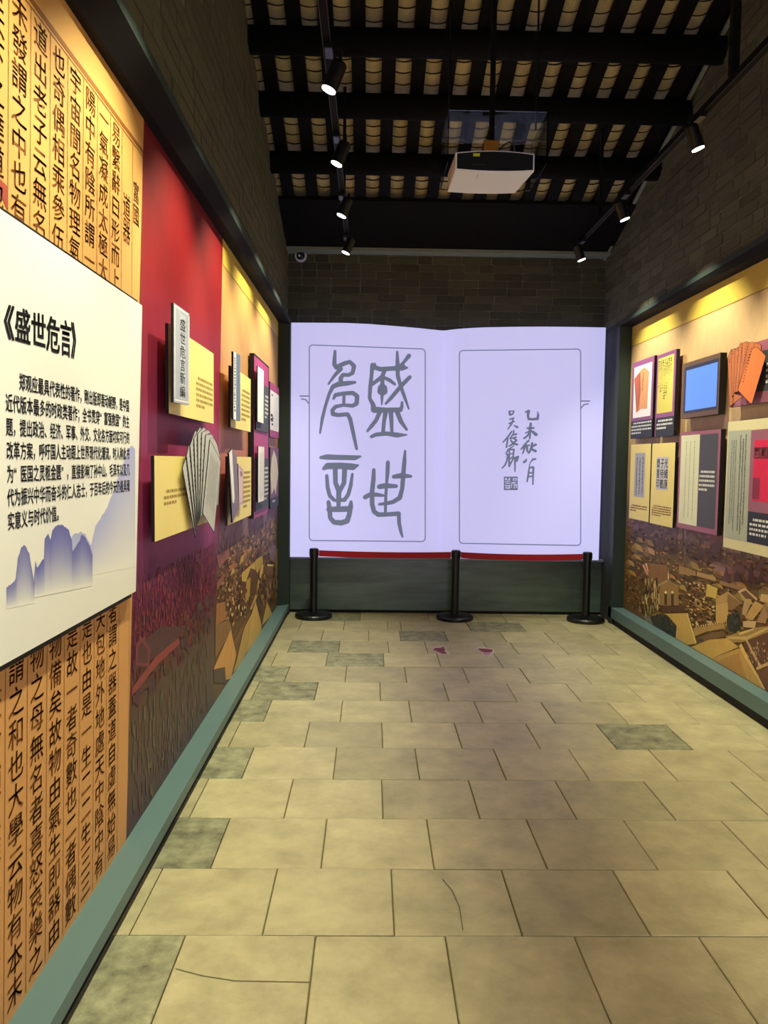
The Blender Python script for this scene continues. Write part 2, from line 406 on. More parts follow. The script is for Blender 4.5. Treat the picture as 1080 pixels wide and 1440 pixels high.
# purlins: dark round-edged beams, measured between the bands of tiles
for ya, yb in ((4.55, 4.92), (5.55, 5.767), (6.082, 6.339), (6.701, 6.938)):
    # beam under the rafters whose silhouette fills the dark band
    yc = (ya+yb)/2 - 0.13; dd = roofz(yc)-.02
    p = MB(); n = 14; rr = 0.09; zc = dd - rr*.8; yy = yc
    p.tube((-0.88, yy, zc), (2.40, yy, zc), rr, n=n)
    p.build('purlin', M_purlin, ceil, True)
p = MB(); p.tube((-0.88, 3.9, roofz(3.9)-.1), (2.4, 3.9, roofz(3.9)-.1), .085, n=14); p.build('purlin', M_purlin, ceil, True)
# eaves board closing the last bay
ea = MB(); y0, y1 = 7.215, 8.05
ea.add([(-0.86, y0, roofz(y0)-.05), (2.38, y0, roofz(y0)-.05), (2.38, y1, roofz(y1)-.03), (-0.86, y1, roofz(y1)-.03),
        (-0.86, y0, roofz(y0)-.02), (2.38, y0, roofz(y0)-.02), (2.38, y1, roofz(y1)-.005), (-0.86, y1, roofz(y1)-.005)],
       [(0, 1, 2, 3), (7, 6, 5, 4), (0, 4, 5, 1), (1, 5, 6, 2), (2, 6, 7, 3), (3, 7, 4, 0)])
fixnorm(ea.build('eaves_board', M_purlin, ceil))
# pan tiles, hanging side down between the rafters
def tile_mesh():
    t = MB(); n = 6; W = 0.075; L = 0.15; th = 0.012; vs = []
    for yy, zz in ((0, 0.0), (L, 0.0)):
        for lift in (0, th):
            for i in range(n+1):
                a = -1 + 2*i/n; vs.append((a*W, yy, a*a*0.022 + zz + lift))
    N_ = n+1; fs = []
    for i in range(n):
        fs += [(i, i+1, 2*N_+i+1, 2*N_+i), (N_+i+1, N_+i, 3*N_+i, 3*N_+i+1), (i, N_+i, N_+i+1, i+1)]
    return t.add(vs, fs)
TM = tile_mesh(); tmesh = TM.mesh('roof_tile', M_roof)
tmesh.materials.append(mat('lap_shadow_edge', (34, 30, 24), .9))  # dark near ends imitate the shadow line at each overlap
for i_ in range(6): tmesh.polygons[3*i_+2].material_index = 1
rest = MB(); cnt = 0
bands = ((5.1, 5.60), (5.74, 6.11), (6.31, 6.73), (6.91, 7.24))
k = 0; Y0 = 4.6; allt = []
while Y0 + 0.104*k < 7.3:
    y = Y0 + 0.104*k; k += 1
    for x in colx:
        if x < -0.9 or x > 2.3: continue
        allt.append((x, y, any(a-.07 <= y <= b for a, b in bands)))
for x, y, vis in allt:
    jx = random.uniform(-.004, .004); jy = random.uniform(-.006, .006); rr = random.uniform(-.02, .02)
    zz = roofz(y) + RZ
    if vis and cnt < 300:
        inst(tmesh, 'roof_tile', ceil, (x+jx, y+jy, zz), (-sl + 0.10, 0, rr)); cnt += 1
    else:
        ca, sa = math.cos(-sl+.1), math.sin(-sl+.1)
        rest.add([(x+jx+v[0], y+jy+v[1]*ca-v[2]*sa, zz+v[1]*sa+v[2]*ca) for v in TM.v], TM.f)
tag(rest.build('remaining_roof_tiles', M_roof, ceil), kind='stuff')

# ------------------------------------------------------------------ back: plinth and book-shaped projection screen
pl = thing('display_plinth', 'long dark slate-coloured plinth under the white open-book screen', 'plinth', (0.75, 8.0, 0))
MB().bbox(-0.86, 2.372, 7.90, 8.095, 0.03, 0.556, 0.004).build('plinth_body', M_plinth, pl)
MB().box(-0.86, 2.372, 7.915, 8.09, 0.0, 0.03).build('plinth_toe', M_kick, pl)
MB().bbox(-0.86, 2.372, 7.83, 8.095, 0.556, 0.581, 0.004).build('plinth_top', mat('plinth_ledge', (112, 118, 122), 0.45, noise=.15, nscale=4), pl)

GUT = 0.712
def pageY(x):
    d = abs(x - GUT) / 0.30
    return 7.80 + (0.075*(1-d)**2 if d < 1 else 0) - 0.015*min(1, abs(x-GUT)/1.5)
def onPage(px, py, off=0.0):
    y = 7.8
    for _ in range(6): P = onY((px, py), y); y = pageY(P.x)
    P = onY((px, py), y); return Vector((P.x, P.y - off, P.z))
topo = [(408.5, 453.7), (440, 453.8), (485, 454.1), (520, 455.6), (549, 458), (585, 461), (605, 463.2), (621.5, 464.8), (640, 463), (677, 460.5), (720, 459.6), (762, 459.3), (800, 459.6), (848.5, 460.5)]
bk = thing('book_screen', 'white curved open-book-shaped projection screen showing grey calligraphy', 'screen', (GUT, 7.9, 0.59))
M_page = mat('projected_page_glow', (176, 174, 222), 0.7, 0.2, emit=(201, 202, 254), estr=0.75)  # page glow stands in for the projector's light
M_stroke = mat('projected_grey_glow', (96, 102, 124), 0.8, 0.1, emit=(118, 126, 148), estr=0.62)  # strokes glow too, as part of the projected image
ZB = 0.582
def topz(x):
    pts = [(onPage(*p).x, onPage(*p).z) for p in topo]
    if x <= pts[0][0]: return pts[0][1]
    for (a, za), (b, zb) in zip(pts, pts[1:]):
        if x <= b: return za + (zb-za)*(x-a)/(b-a)
    return pts[-1][1]
XA, XB = onPage(408.8, 620).x, onPage(847, 620).x
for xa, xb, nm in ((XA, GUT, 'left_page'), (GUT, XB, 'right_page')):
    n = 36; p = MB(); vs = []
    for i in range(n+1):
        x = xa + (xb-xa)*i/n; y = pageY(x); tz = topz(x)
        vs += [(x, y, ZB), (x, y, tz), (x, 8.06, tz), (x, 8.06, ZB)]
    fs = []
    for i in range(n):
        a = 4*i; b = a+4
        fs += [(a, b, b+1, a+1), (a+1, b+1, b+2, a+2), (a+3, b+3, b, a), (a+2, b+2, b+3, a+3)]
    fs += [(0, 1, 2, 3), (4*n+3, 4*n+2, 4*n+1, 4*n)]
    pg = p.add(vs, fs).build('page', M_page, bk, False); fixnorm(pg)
def stroke(mb, pts, ws, sc=1.0, ox=0, oy=0, off=0.003, fn=onPage, rn=8):
    P = [(ox + x/sc, oy + y/sc) for x, y in pts]
    if not isinstance(ws, (list, tuple)): ws = [ws]*len(P)
    ws = [w_/sc*(1.35 if sc > 10 else 1.08) for w_ in ws]
    # densify
    Q = []; W = []
    for (a, b), wa, wb in zip(zip(P, P[1:]), ws, ws[1:]):
        d = math.dist(a, b); n = max(1, int(d/5))
        for i in range(n): t = i/n; Q.append((a[0]+(b[0]-a[0])*t, a[1]+(b[1]-a[1])*t)); W.append(wa+(wb-wa)*t)
    Q.append(P[-1]); W.append(ws[-1])
    for (a, b), wa, wb in zip(zip(Q, Q[1:]), W, W[1:]):
        dx, dy = b[0]-a[0], b[1]-a[1]; l = math.hypot(dx, dy) or 1; nx, ny = -dy/l, dx/l
        mb.add([fn(a[0]+nx*wa/2, a[1]+ny*wa/2, off), fn(b[0]+nx*wb/2, b[1]+ny*wb/2, off), fn(b[0]-nx*wb/2, b[1]-ny*wb/2, off), fn(a[0]-nx*wa/2, a[1]-ny*wa/2, off)], [(0, 1, 2, 3)])
    if W[0] > 1.2:
        for q, w_ in list(zip(Q, W)):
            mb.add([fn(q[0]+w_/2*math.cos(2*math.pi*i/rn), q[1]+w_/2*math.sin(2*math.pi*i/rn), off+.0004) for i in range(rn)], [tuple(range(rn))])
S1 = dict(sc=6.75, ox=440, oy=480); S2 = dict(sc=6.75, ox=440, oy=620)
def character(strokes, S, name='calligraphy_character', **k):
    c = MB()
    for pts, ws in strokes: stroke(c, pts, ws, **S, **k)
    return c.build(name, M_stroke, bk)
character([  # wei
 ([(210, 95), (206, 160), (204, 220), (225, 250)], [26, 34, 40, 40]),
 ([(225, 245), (300, 210), (350, 195), (390, 235), (378, 300), (340, 320), (285, 318), (265, 350), (265, 400)], [40, 40, 34, 40, 36, 34, 34, 40, 40]),
 ([(265, 262), (210, 320), (148, 405)], [40, 30, 18]),
 ([(400, 390), (330, 398), (240, 408), (190, 430), (155, 500), (120, 610), (90, 730), (68, 870)], [26, 42, 46, 38, 30, 28, 30, 18]),
 ([(195, 545), (215, 510), (290, 495), (380, 490), (420, 520), (415, 590), (380, 612), (290, 605), (215, 620), (185, 655), (190, 690), (240, 700), (330, 692), (355, 740), (385, 880), (415, 1020)],
  [22, 36, 36, 38, 40, 40, 34, 30, 34, 36, 40, 36, 36, 38, 34, 26]),
 ([(295, 510), (293, 600)], [28, 28])], S1)
character([  # sheng
 ([(588, 205), (590, 250), (640, 265), (760, 258), (850, 248), (895, 252)], [10, 40, 42, 40, 60, 18]),
 ([(800, 100), (803, 200), (806, 330), (835, 430), (870, 530), (910, 640)], [22, 36, 36, 34, 30, 16]),
 ([(912, 138), (870, 190), (830, 240)], [40, 28, 40]),
 ([(565, 225), (556, 330), (545, 430), (538, 540), (570, 600)], [40, 34, 36, 32, 40]),
 ([(680, 280), (655, 340), (600, 380), (560, 410)], [36, 40, 34, 34]),
 ([(665, 340), (730, 370), (778, 408)], [30, 34, 24]),
 ([(660, 350), (658, 440), (656, 520), (654, 600)], [36, 40, 30, 14]),
 ([(640, 440), (658, 420), (682, 440), (685, 480), (660, 495), (635, 480), (640, 440)], [44, 44, 44, 44, 44, 44, 44]),
 ([(920, 340), (860, 400), (790, 480), (740, 540), (692, 592)], [34, 38, 36, 34, 22]),
 ([(568, 585), (580, 650), (700, 652), (830, 650), (845, 620), (846, 580)], [34, 58, 42, 42, 30, 24]),
 ([(635, 670), (600, 750), (560, 800), (518, 852)], [40, 36, 36, 22]),
 ([(690, 670), (675, 760), (665, 870)], [44, 34, 34]),
 ([(740, 670), (745, 760), (750, 870)], [44, 36, 28]),
 ([(800, 670), (835, 760), (890, 838)], [44, 40, 24]),
 ([(555, 905), (600, 885), (700, 875), (800, 890), (890, 888)], [30, 36, 38, 46, 14])], S1)
character([  # yan
 ([(75, 158), (130, 153), (250, 157), (400, 160), (450, 148)], [28, 48, 46, 44, 20]),
 ([(105, 262), (140, 238), (260, 236), (380, 246), (428, 232)], [34, 58, 58, 60, 20]),
 ([(212, 260), (215, 400), (245, 470), (245, 540), (243, 620)], [44, 42, 44, 46, 36]),
 ([(302, 260), (295, 400), (268, 450), (250, 480)], [46, 42, 38, 44]),
 ([(132, 330), (140, 440), (160, 520), (200, 560)], [30, 36, 36, 34]),
 ([(375, 315), (360, 420), (335, 510), (300, 560), (210, 565)], [24, 34, 36, 36, 26]),
 ([(148, 580), (158, 640), (165, 730), (200, 772), (270, 778), (325, 760), (345, 700), (358, 620), (362, 580)], [36, 44, 40, 44, 48, 48, 44, 46, 30]),
 ([(150, 650), (240, 648), (350, 645)], [44, 52, 50])], S2)
character([  # shi
 ([(578, 275), (575, 360), (562, 480), (562, 600), (580, 670), (620, 700), (700, 698), (815, 690)], [32, 40, 42, 42, 42, 42, 38, 40]),
 ([(815, 690), (818, 780), (835, 860), (850, 910)], [36, 34, 30, 18]),
 ([(712, 205), (708, 300), (700, 400), (692, 520), (688, 680)], [36, 36, 26, 28, 26]),
 ([(875, 95), (868, 200), (858, 320), (848, 450), (825, 540), (760, 580), (690, 595), (630, 602)], [20, 38, 40, 38, 42, 38, 32, 24]),
 ([(495, 535), (540, 510), (600, 510), (665, 518)], [40, 40, 38, 26]),
 ([(630, 435), (690, 425), (790, 430)], [44, 48, 34]),
 ([(768, 340), (840, 330), (930, 336)], [36, 50, 26])], S2)
S3 = dict(sc=13.5, ox=690, oy=560); S4 = dict(sc=13.5, ox=690, oy=620)
def small(strokes, S): character(strokes, S, off=0.0035)
small([([(655, 265), (720, 245), (705, 330), (720, 395), (800, 400), (890, 390), (900, 320), (890, 250)], [20, 44, 36, 36, 34, 40, 34, 10])], S3)
small([([(700, 570), (815, 565)], 30), ([(660, 660), (760, 620), (830, 640)], [18, 30, 20]), ([(760, 480), (745, 600), (740, 765)], [34, 40, 26]),
       ([(735, 650), (690, 720), (635, 760)], [20, 26, 30]), ([(790, 640), (860, 690)], [30, 50])], S3)
small([([(720, 805), (640, 880), (570, 975)], [30, 22, 16]), ([(600, 950), (700, 900), (740, 890)], [24, 30, 20]), ([(665, 880), (640, 960), (605, 1050)], [26, 28, 20]),
       ([(690, 900), (690, 990), (720, 1040)], [30, 30, 24]), ([(785, 850), (780, 930), (725, 1040)], [30, 40, 24]), ([(760, 930), (855, 880)], [24, 34]), ([(780, 970), (850, 1005)], [30, 40])], S3)
small([([(680, 340), (665, 380), (630, 405)], [14, 30, 34]), ([(850, 345), (800, 350), (760, 400), (738, 450)], [26, 30, 16, 12])], S4)
small([([(738, 450), (725, 560), (710, 660), (690, 770)], [14, 24, 26, 24]), ([(735, 510), (810, 500), (805, 640), (800, 825)], [24, 30, 26, 22]),
       ([(725, 610), (800, 600)], 24), ([(718, 680), (800, 668)], 24)], S4)
small([([(350, 260), (370, 310)], [24, 40]), ([(350, 245), (440, 245), (420, 300), (370, 315)], [16, 20, 24, 20]), ([(360, 400), (440, 375)], [22, 20]),
       ([(350, 480), (450, 440)], [24, 20]), ([(430, 380), (400, 480), (325, 590)], [20, 28, 16]), ([(445, 520), (505, 550)], [20, 34])], S3)
small([([(400, 630), (330, 730), (235, 835)], [24, 26, 20]), ([(325, 740), (300, 930)], [24, 26]), ([(440, 610), (430, 680), (360, 770)], [20, 24, 16]), ([(420, 700), (490, 680)], [20, 26]),
       ([(370, 770), (480, 740)], [20, 26]), ([(450, 770), (490, 800), (400, 880), (350, 910)], [30, 26, 26, 20]), ([(380, 800), (430, 860), (505, 880)], [24, 34, 30])], S3)
small([([(440, 90), (330, 170), (290, 240), (320, 260), (310, 370), (270, 460), (215, 522)], [14, 26, 20, 24, 26, 24, 18]), ([(350, 170), (440, 160), (425, 300), (370, 340)], [18, 24, 24, 20]),
       ([(355, 190), (350, 320), (352, 480)], [22, 26, 30]), ([(360, 250), (430, 240)], 18), ([(352, 480), (430, 330), (520, 300), (495, 380)], [20, 24, 30, 30]), ([(462, 330), (460, 580)], [30, 18])], S4)
# seal
sl_ = MB()
def pq(mb, x0, y0, x1, y1, off, sc=13.5, ox=690, oy=620):
    mb.add([onPage(ox+x/sc, oy+y/sc, off) for x, y in ((x0, y0), (x1, y0), (x1, y1), (x0, y1))], [(0, 1, 2, 3)])
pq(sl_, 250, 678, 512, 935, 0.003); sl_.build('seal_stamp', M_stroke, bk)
sg = MB()
for x0, y0, x1, y1 in ((275, 700, 300, 745), (300, 735, 365, 748), (345, 700, 365, 745), (270, 770, 375, 782), (280, 800, 370, 812), (265, 838, 375, 850), (285, 860, 300, 905), (300, 893, 365, 906), (350, 855, 365, 900), (310, 868, 345, 880),
                       (420, 710, 495, 722), (420, 740, 495, 752), (420, 710, 432, 752), (483, 710, 495, 752), (395, 780, 480, 792), (440, 790, 455, 900), (390, 810, 402, 890), (400, 800, 430, 812), (480, 815, 495, 895), (460, 830, 480, 842)):
    pq(sg, x0, y0, x1, y1, 0.0042)
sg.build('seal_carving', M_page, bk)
def rrect(x0, y0, x1, y1, r, skew):
    pts = []
    for cx, cy, a0 in ((x1-r, y0+r, -90), (x1-r, y1-r, 0), (x0+r, y1-r, 90), (x0+r, y0+r, 180)):
        for i in range(5):
            a = math.radians(a0 + 90*i/4); pts.append([cx+r*math.cos(a), cy+r*math.sin(a)])
    pts.append(pts[0])
    return [(x, y + skew[0]*(x-x0)/(x1-x0) if y < (y0+y1)/2 else y + skew[1]*(x-x0)/(x1-x0)) for x, y in pts]
for (a, b, c, d, sk) in ((435, 485, 598, 760, (6, 1.5)), (646, 493, 816.5, 764, (-2, 3))):
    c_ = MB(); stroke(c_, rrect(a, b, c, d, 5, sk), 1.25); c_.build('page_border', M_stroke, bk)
for s in (([(422, 557), (434, 557)], [(424, 561), (430, 562), (434, 567)]), ([(829, 564), (817, 564)], [(827, 568), (821, 569), (817, 574)])):
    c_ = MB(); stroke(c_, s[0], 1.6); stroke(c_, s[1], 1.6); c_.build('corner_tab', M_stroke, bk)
# small camera on the back wall
sc_ = thing('security_camera', 'small round white dome security camera high on the back brick wall', 'camera', (-0.73, 8.09, 3.608))
c_ = MB()
for i in range(24):
    pass
def ydisc(mb, prof, cx, cy, cz, n=28):   # lathe about the -Y axis
    vs = []; fs = []
    for r, d in prof:
        for i in range(n):
            a = 2*math.pi*i/n; vs.append((cx + r*math.cos(a), cy - d, cz + r*math.sin(a)))
    for k in range(len(prof)-1):
        for i in range(n): fs.append((k*n+i, k*n+(i+1) % n, (k+1)*n+(i+1) % n, (k+1)*n+i))
    fs.append(tuple(range((len(prof)-1)*n, len(prof)*n)))
    return mb.add(vs, fs)
fixnorm(ydisc(MB(), [(0.062, 0), (0.062, 0.02), (0.056, 0.03), (0.044, 0.032), (0.044, 0.02)], -0.73, 8.09, 3.608).build('mounting_ring', M_white, sc_))
ydisc(MB(), [(0.043, 0.02), (0.040, 0.035), (0.030, 0.05), (0.015, 0.057)], -0.73, 8.09, 3.608).build('dome', M_satin, sc_, True)
ydisc(MB(), [(0.012, 0.056), (0.012, 0.064)], -0.74, 8.09, 3.60).build('lens', M_white, sc_)
# ------------------------------------------------------------------ rope barrier
M_belt = mat('red_belt_webbing', (176, 16, 30), 0.6, noise=0.1, nscale=40, emit=(0, 0, 0))
posts = [(-0.544, 7.66, 'black barrier post at the left end of the red belt'), (0.852, 7.64, 'black barrier post in the middle of the red belt'), (2.141, 7.60, 'black barrier post at the right end of the red belt')]
for x, y, lb in posts:
    t = thing('barrier_post', lb, 'barrier post', (x, y, 0), 'belt barrier posts')
    MB().lathe([(0.180, 0), (0.184, 0.006), (0.184, 0.028), (0.172, 0.040), (0.06, 0.052), (0.045, 0.056)], (x, y, 0), 40).build('base', M_satin, t, False)
    MB().lathe([(0.036, 0.05), (0.036, 0.60)], (x, y, 0), 24).build('pole', M_satin, t, False)
    MB().lathe([(0.043, 0.60), (0.044, 0.606), (0.044, 0.675), (0.040, 0.684), (0.02, 0.687)], (x, y, 0), 24).build('belt_head', M_satin, t, False)
    for dx in (-1, 1): MB().box(x+dx*0.040-.006, x+dx*0.040+.006, y-.012, y+.012, 0.615, 0.672).build('belt_slot', M_black, t)
for (a, b, sag, lb) in ((0, 1, 0.010, 'left red webbing belt stretched between the left and middle posts'), (1, 2, 0.014, 'right red webbing belt stretched between the middle and right posts')):
    (xa, ya, _), (xb, yb, _) = posts[a], posts[b]; n = 20; p = MB(); vs = []
    for i in range(n+1):
        t_ = i/n; x = xa+.048 + (xb-xa-.096)*t_; y = ya + (yb-ya)*t_; s = -sag*4*t_*(1-t_)
        for dy in (-.0008, .0008):
            for z in (0.606, 0.666): vs.append((x, y+dy, z+s))
    fs = []
    for i in range(n):
        k = 4*i
        fs += [(k, k+4, k+5, k+1), (k+3, k+7, k+6, k+2), (k+1, k+5, k+7, k+3), (k+2, k+6, k+4, k)]
    o = p.add(vs, fs).build('barrier_belt', M_belt); tag(o, lb, 'barrier belt', 'red barrier belts')
# red floor stickers
M_red = mat('dark_red_vinyl', (120, 26, 22), 0.5); M_redw = mat('pale_vinyl_edge', (206, 190, 180), 0.5); M_pur = mat('lilac_vinyl', (176, 128, 164), 0.5)
def flat(mb, pts, z, sc=5.4, ox=530, oy=880): mb.add([onZ((ox+x/sc, oy+y/sc), z) for x, y in pts], [tuple(range(len(pts)))])
def sticker(parts, lb):
    P = onZ((530+parts[0][1][0][0]/5.4, 880+parts[0][1][0][1]/5.4), 0.002)
    t = thing('floor_sticker', lb, 'sticker', P, 'red stickers on the floor')
    for nm, pts, z, mt in parts:
        c = MB(); flat(c, pts, z); c.build(nm, mt, t)
sticker([('sticker_edge', [(412, 182), (440, 160), (520, 150), (530, 165), (515, 178), (545, 200), (556, 216), (500, 220), (455, 205)], 0.0022, M_redw),
         ('sticker_print', [(422, 182), (445, 168), (505, 166), (522, 180), (512, 190), (535, 212), (500, 214), (462, 198)], 0.0030, M_red),
         ('sticker_print', [(487, 164), (515, 158), (520, 165), (495, 168)], 0.0034, M_red)], 'left dark red floor sticker in front of the barrier')
sticker([('sticker_edge', [(755, 165), (790, 162), (885, 172), (893, 195), (865, 232), (805, 228), (795, 200), (770, 190)], 0.0022, M_redw),
         ('sticker_print', [(763, 172), (800, 172), (875, 178), (880, 196), (850, 205), (800, 198), (775, 184)], 0.0030, M_red),
         ('sticker_print', [(805, 200), (865, 203), (860, 222), (812, 222)], 0.0034, M_pur)], 'right red and lilac floor sticker in front of the barrier')

# ------------------------------------------------------------------ left wall graphics
def side_quad(pts, x): return [onX(p, x) for p in pts]
def rectify(q):
    ya = (q[0].y+q[3].y)/2; yb = (q[1].y+q[2].y)/2; zt = (q[0].z+q[1].z)/2; zb = (q[3].z+q[2].z)/2; x = q[0].x
    return [Vector((x, ya, zt)), Vector((x, yb, zt)), Vector((x, yb, zb)), Vector((x, ya, zb))]
def S(q, dx):   # shift a quad off the wall
    return [v + Vector((dx, 0, 0)) for v in q]
def slab(q, th, name, mt, parent, edge=None):   # q front face; thickness goes back to the wall (sign by side)
    sg_ = -1 if q[0].x < 0 else 1
    o = MB().prism(q, (sg_*th, 0, 0)).build(name, mt, parent); fixnorm(o)
    if edge:
        o.data.materials.append(edge)
        for p in o.data.polygons:
            if abs(p.normal.x) < .5: p.material_index = 1
    return o
def face(q, name, mt, parent, lift):
    sg_ = 1 if q[0].x < 0 else -1
    return slab(S(q, sg_*lift), lift*0.9 if lift < .004 else .002, name, mt, parent)
ZT, ZBm = 2.897, 0.07
def grid_panel(name, ya_t, ya_b, yb_t, yb_b, x, rows, label, cat='wall graphic', nz=40, ny=6, mt=None):
    # rows: list of (z, colour at near end, colour at far end)
    rows = sorted(rows, key=lambda r: -r[0]); p = MB()
    def colat(z, u):
        if z >= rows[0][0]: r0 = r1 = rows[0]; t = 0
        elif z <= rows[-1][0]: r0 = r1 = rows[-1]; t = 0
        else:
            for r0, r1 in zip(rows, rows[1:]):
                if r1[0] <= z <= r0[0]: t = (r0[0]-z)/(r0[0]-r1[0]); break
        c = [lin([a+(b-a)*u for a, b in zip(r[1], r[2])]) for r in (r0, r1)]
        return tuple(c[0][i]*(1-t)+c[1][i]*t for i in range(4))
    def P(u, v):
        z = ZT + (ZBm-ZT)*v; ya = ya_t + (ya_b-ya_t)*v; yb = yb_t + (yb_b-yb_t)*v
        return Vector((x, ya+(yb-ya)*u, z))
    for i in range(nz):
        for j in range(ny):
            uv = [(j/ny, i/nz), ((j+1)/ny, i/nz), ((j+1)/ny, (i+1)/nz), (j/ny, (i+1)/nz)]
            q = [P(*k) for k in uv]
            if x > 0: uv = uv[::-1]; q = q[::-1]
            p.add(q, [(0, 1, 2, 3)], [colat(a.z, b[0]) for a, b in zip(q, uv)])
    t = thing(name, label, cat, (x, (ya_b+yb_b)/2, ZBm))
    p.build('printed_face', mt or M_vpn, t)
    q = [P(0, 0), P(1, 0), P(1, 1), P(0, 1)]
    slab(S(q, -0.0008 if x < 0 else 0.0008), 0.010, 'backing_sheet', M_edge, t)
    return t, P
OB_t, OB_b = 3.222, 2.918
GB_t, GB_b = 4.888, 4.600
tan = (214, 160, 88)
tO, PO = grid_panel('calligraphy_wall_panel', 0.2, 0.2, OB_t, OB_b, XL, [(2.9, (206, 156, 84), tan), (0, (210, 154, 92), (212, 156, 96))],
                    'orange wall panel printed with columns of brown classical text behind the white board', ny=10, mt=M_vp)
yc = lambda y, z: y + 0.05*(z-1.5)
inkx = XL + 0.0012
def oq(y0, z0, y1, z1): return [Vector((inkx, yc(y0, z0), z0)), Vector((inkx, yc(y1, z0), z0)), Vector((inkx, yc(y1, z1), z1)), Vector((inkx, yc(y0, z1), z1))]
texts = ['易繫辭曰形而上者謂之道也夫道無聲無其形下者謂之器蓋道自虛無始',
 '一氣凝成太極太極判而陰陽分清者上濁者下故天包地外地處天中陰中有陽',
 '陽中有陰所謂一陰一陽之謂道者繼之善成之者是也由是一生二二生三三生萬',
 '宇宙間名物理氣無不羅括於其中而萬事亦皆舉是故一者奇數也二者偶數',
 '也奇偶相乘參伍錯綜陰陽全而剛柔相推變化萬物備矣故物由氣生即器由',
 '道出老子云無名天地之始其無名者乎有名即萬物之母無名者喜怒哀樂之',
 '未發謂之中也有名者天下之大本也發而皆中即謂之和也大學云物有本末',
 '者天下之達道也致中和天地位焉萬物育焉故曰道不可須臾離也可離非道',
 '中庸之為德也其至矣乎民鮮能久矣夫子之道忠恕而已矣吾道一以貫之曾']
yy0 = 2.80
texts = [t + '而' * 0 for t in texts]
for i, tx in enumerate(texts):
    yc0 = 2.815 - 0.1275*i
    c = MB(); p_ = 0.0848
    for r in range(31):
        ch = tx[r % len(tx)]
        zt = 2.735 - p_*r
        if zt - p_ < 0.09: break
        q = oq(yc0-0.047, zt, yc0+0.047, zt-p_*0.97)
        put_glyph(c, ch, q, 0, 0, 1, 1, 0.012)
    c.build('text_column', M_brownink, tO)
c = MB()
for ch, zc, s in (('道', 2.48, .10), ('器', 2.39, .10)): put_glyph(c, ch, oq(2.94-.045, zc+s/2, 2.94+.045, zc-s/2), 0, 0, 1, 1, .012)
for ch, zc, s in (('富', 2.57, .085), ('國', 2.485, .085)): put_glyph(c, ch, oq(3.055-.04, zc+s/2, 3.055+.04, zc-s/2), 0, 0, 1, 1, .006)
c.build('text_column', M_brownink, tO)
c = MB()
for i in range(12):
    yl = 3.115 - 0.1275*i - .115 + (.1 if i < 1 else 0) ; yl = 3.008 - .1275*(i) if i else 3.008
    q = oq(yl-.0015, 2.742, yl+.0015, 0.1); c.add(q, [(0, 1, 2, 3)])
for z0, z1 in ((2.768, 2.752), (2.744, 2.740)): c.add(oq(0.3, z0, 3.14, z1), [(0, 1, 2, 3)])
c.add(oq(3.136, 2.75, 3.140, 0.1), [(0, 1, 2, 3)])
c.build('ruled_lines', M_brownink, tO)
c = MB(); c.add(side_quad([(-14, 240), (0, 251), (10.5, 262), (10.5, 295)], inkx), [(0, 1, 2, 3)]); c.build('red_seal_corner', mat('faded_red_ink', (160, 66, 52), .6), tO)

tR, PR = grid_panel('red_wall_panel', OB_t, OB_b, GB_t, GB_b, XL,
    [(2.9, (112, 12, 14), (128, 16, 14)), (2.3, (134, 20, 20), (146, 24, 24)), (1.95, (136, 40, 66), (152, 44, 76)), (1.35, (142, 50, 96), (172, 60, 112)), (1.12, (120, 42, 92), (148, 58, 116)),
     (0.95, (96, 32, 58), (104, 40, 66)), (0.75, (88, 30, 42), (92, 34, 42)), (0.5, (86, 70, 56), (98, 78, 60)), (0.1, (86, 66, 72), (98, 84, 74))],
    'deep red wall panel with a faded plum village print at its foot', ny=6)
tG, PG = grid_panel('gold_wall_panel', GB_t, GB_b, 7.775, 7.775, XL,
    [(2.9, (200, 158, 84), (200, 158, 84)), (1.85, (200, 140, 100), (206, 160, 110)), (1.5, (176, 104, 96), (170, 120, 120)), (1.2, (140, 90, 104), (126, 98, 116)), (1.0, (116, 76, 72), (120, 90, 100)), (0.8, (98, 66, 36), (104, 78, 50)), (0.1, (120, 92, 56), (110, 84, 50))],
    'golden wall panel at the far left with a sepia village print', ny=6)
tW, PW = grid_panel('gold_wall_panel', 0.6, 0.6, 7.465, 7.465, XR,
    [(2.9, (204, 168, 112), (204, 168, 112)), (2.0, (204, 174, 142), (206, 176, 132)), (1.4, (196, 164, 130), (190, 160, 120)), (1.15, (146, 112, 104), (134, 108, 110)), (0.95, (120, 90, 80), (120, 98, 90)), (0.8, (120, 88, 48), (110, 88, 48)), (0.1, (140, 106, 58), (112, 86, 46))],
    'long golden wall panel on the right with a sepia village print', ny=8)
# upper gold stripe with its printed edge
for T, x, y0, y1, zed in ((tG, XL, GB_t - .012, 7.775, 2.735), (tW, XR, 0.6, 7.465, 2.66)):
    d = 0.0010 if x < 0 else -0.0010
    zt = 2.89 if x < 0 else 2.845
    q = [Vector((x+d, y0, zt)), Vector((x+d, y1, zt)), Vector((x+d, y1, zed)), Vector((x+d, y0, zed))]
    if x > 0: q = q[::-1]
    o = MB().add(q, [(0, 1, 2, 3)]).build('gold_stripe', mat('gold_stripe_print', (222, 190, 76), 0.5), T)
    q = [Vector((x+d*1.4, y0, zed+.004)), Vector((x+d*1.4, y1, zed+.004)), Vector((x+d*1.4, y1, zed-.004)), Vector((x+d*1.4, y0, zed-.004))]
    if x > 0: q = q[::-1]
    MB().add(q, [(0, 1, 2, 3)]).build('stripe_edge', mat('stripe_edge_print', (150, 110, 50), .6), T)

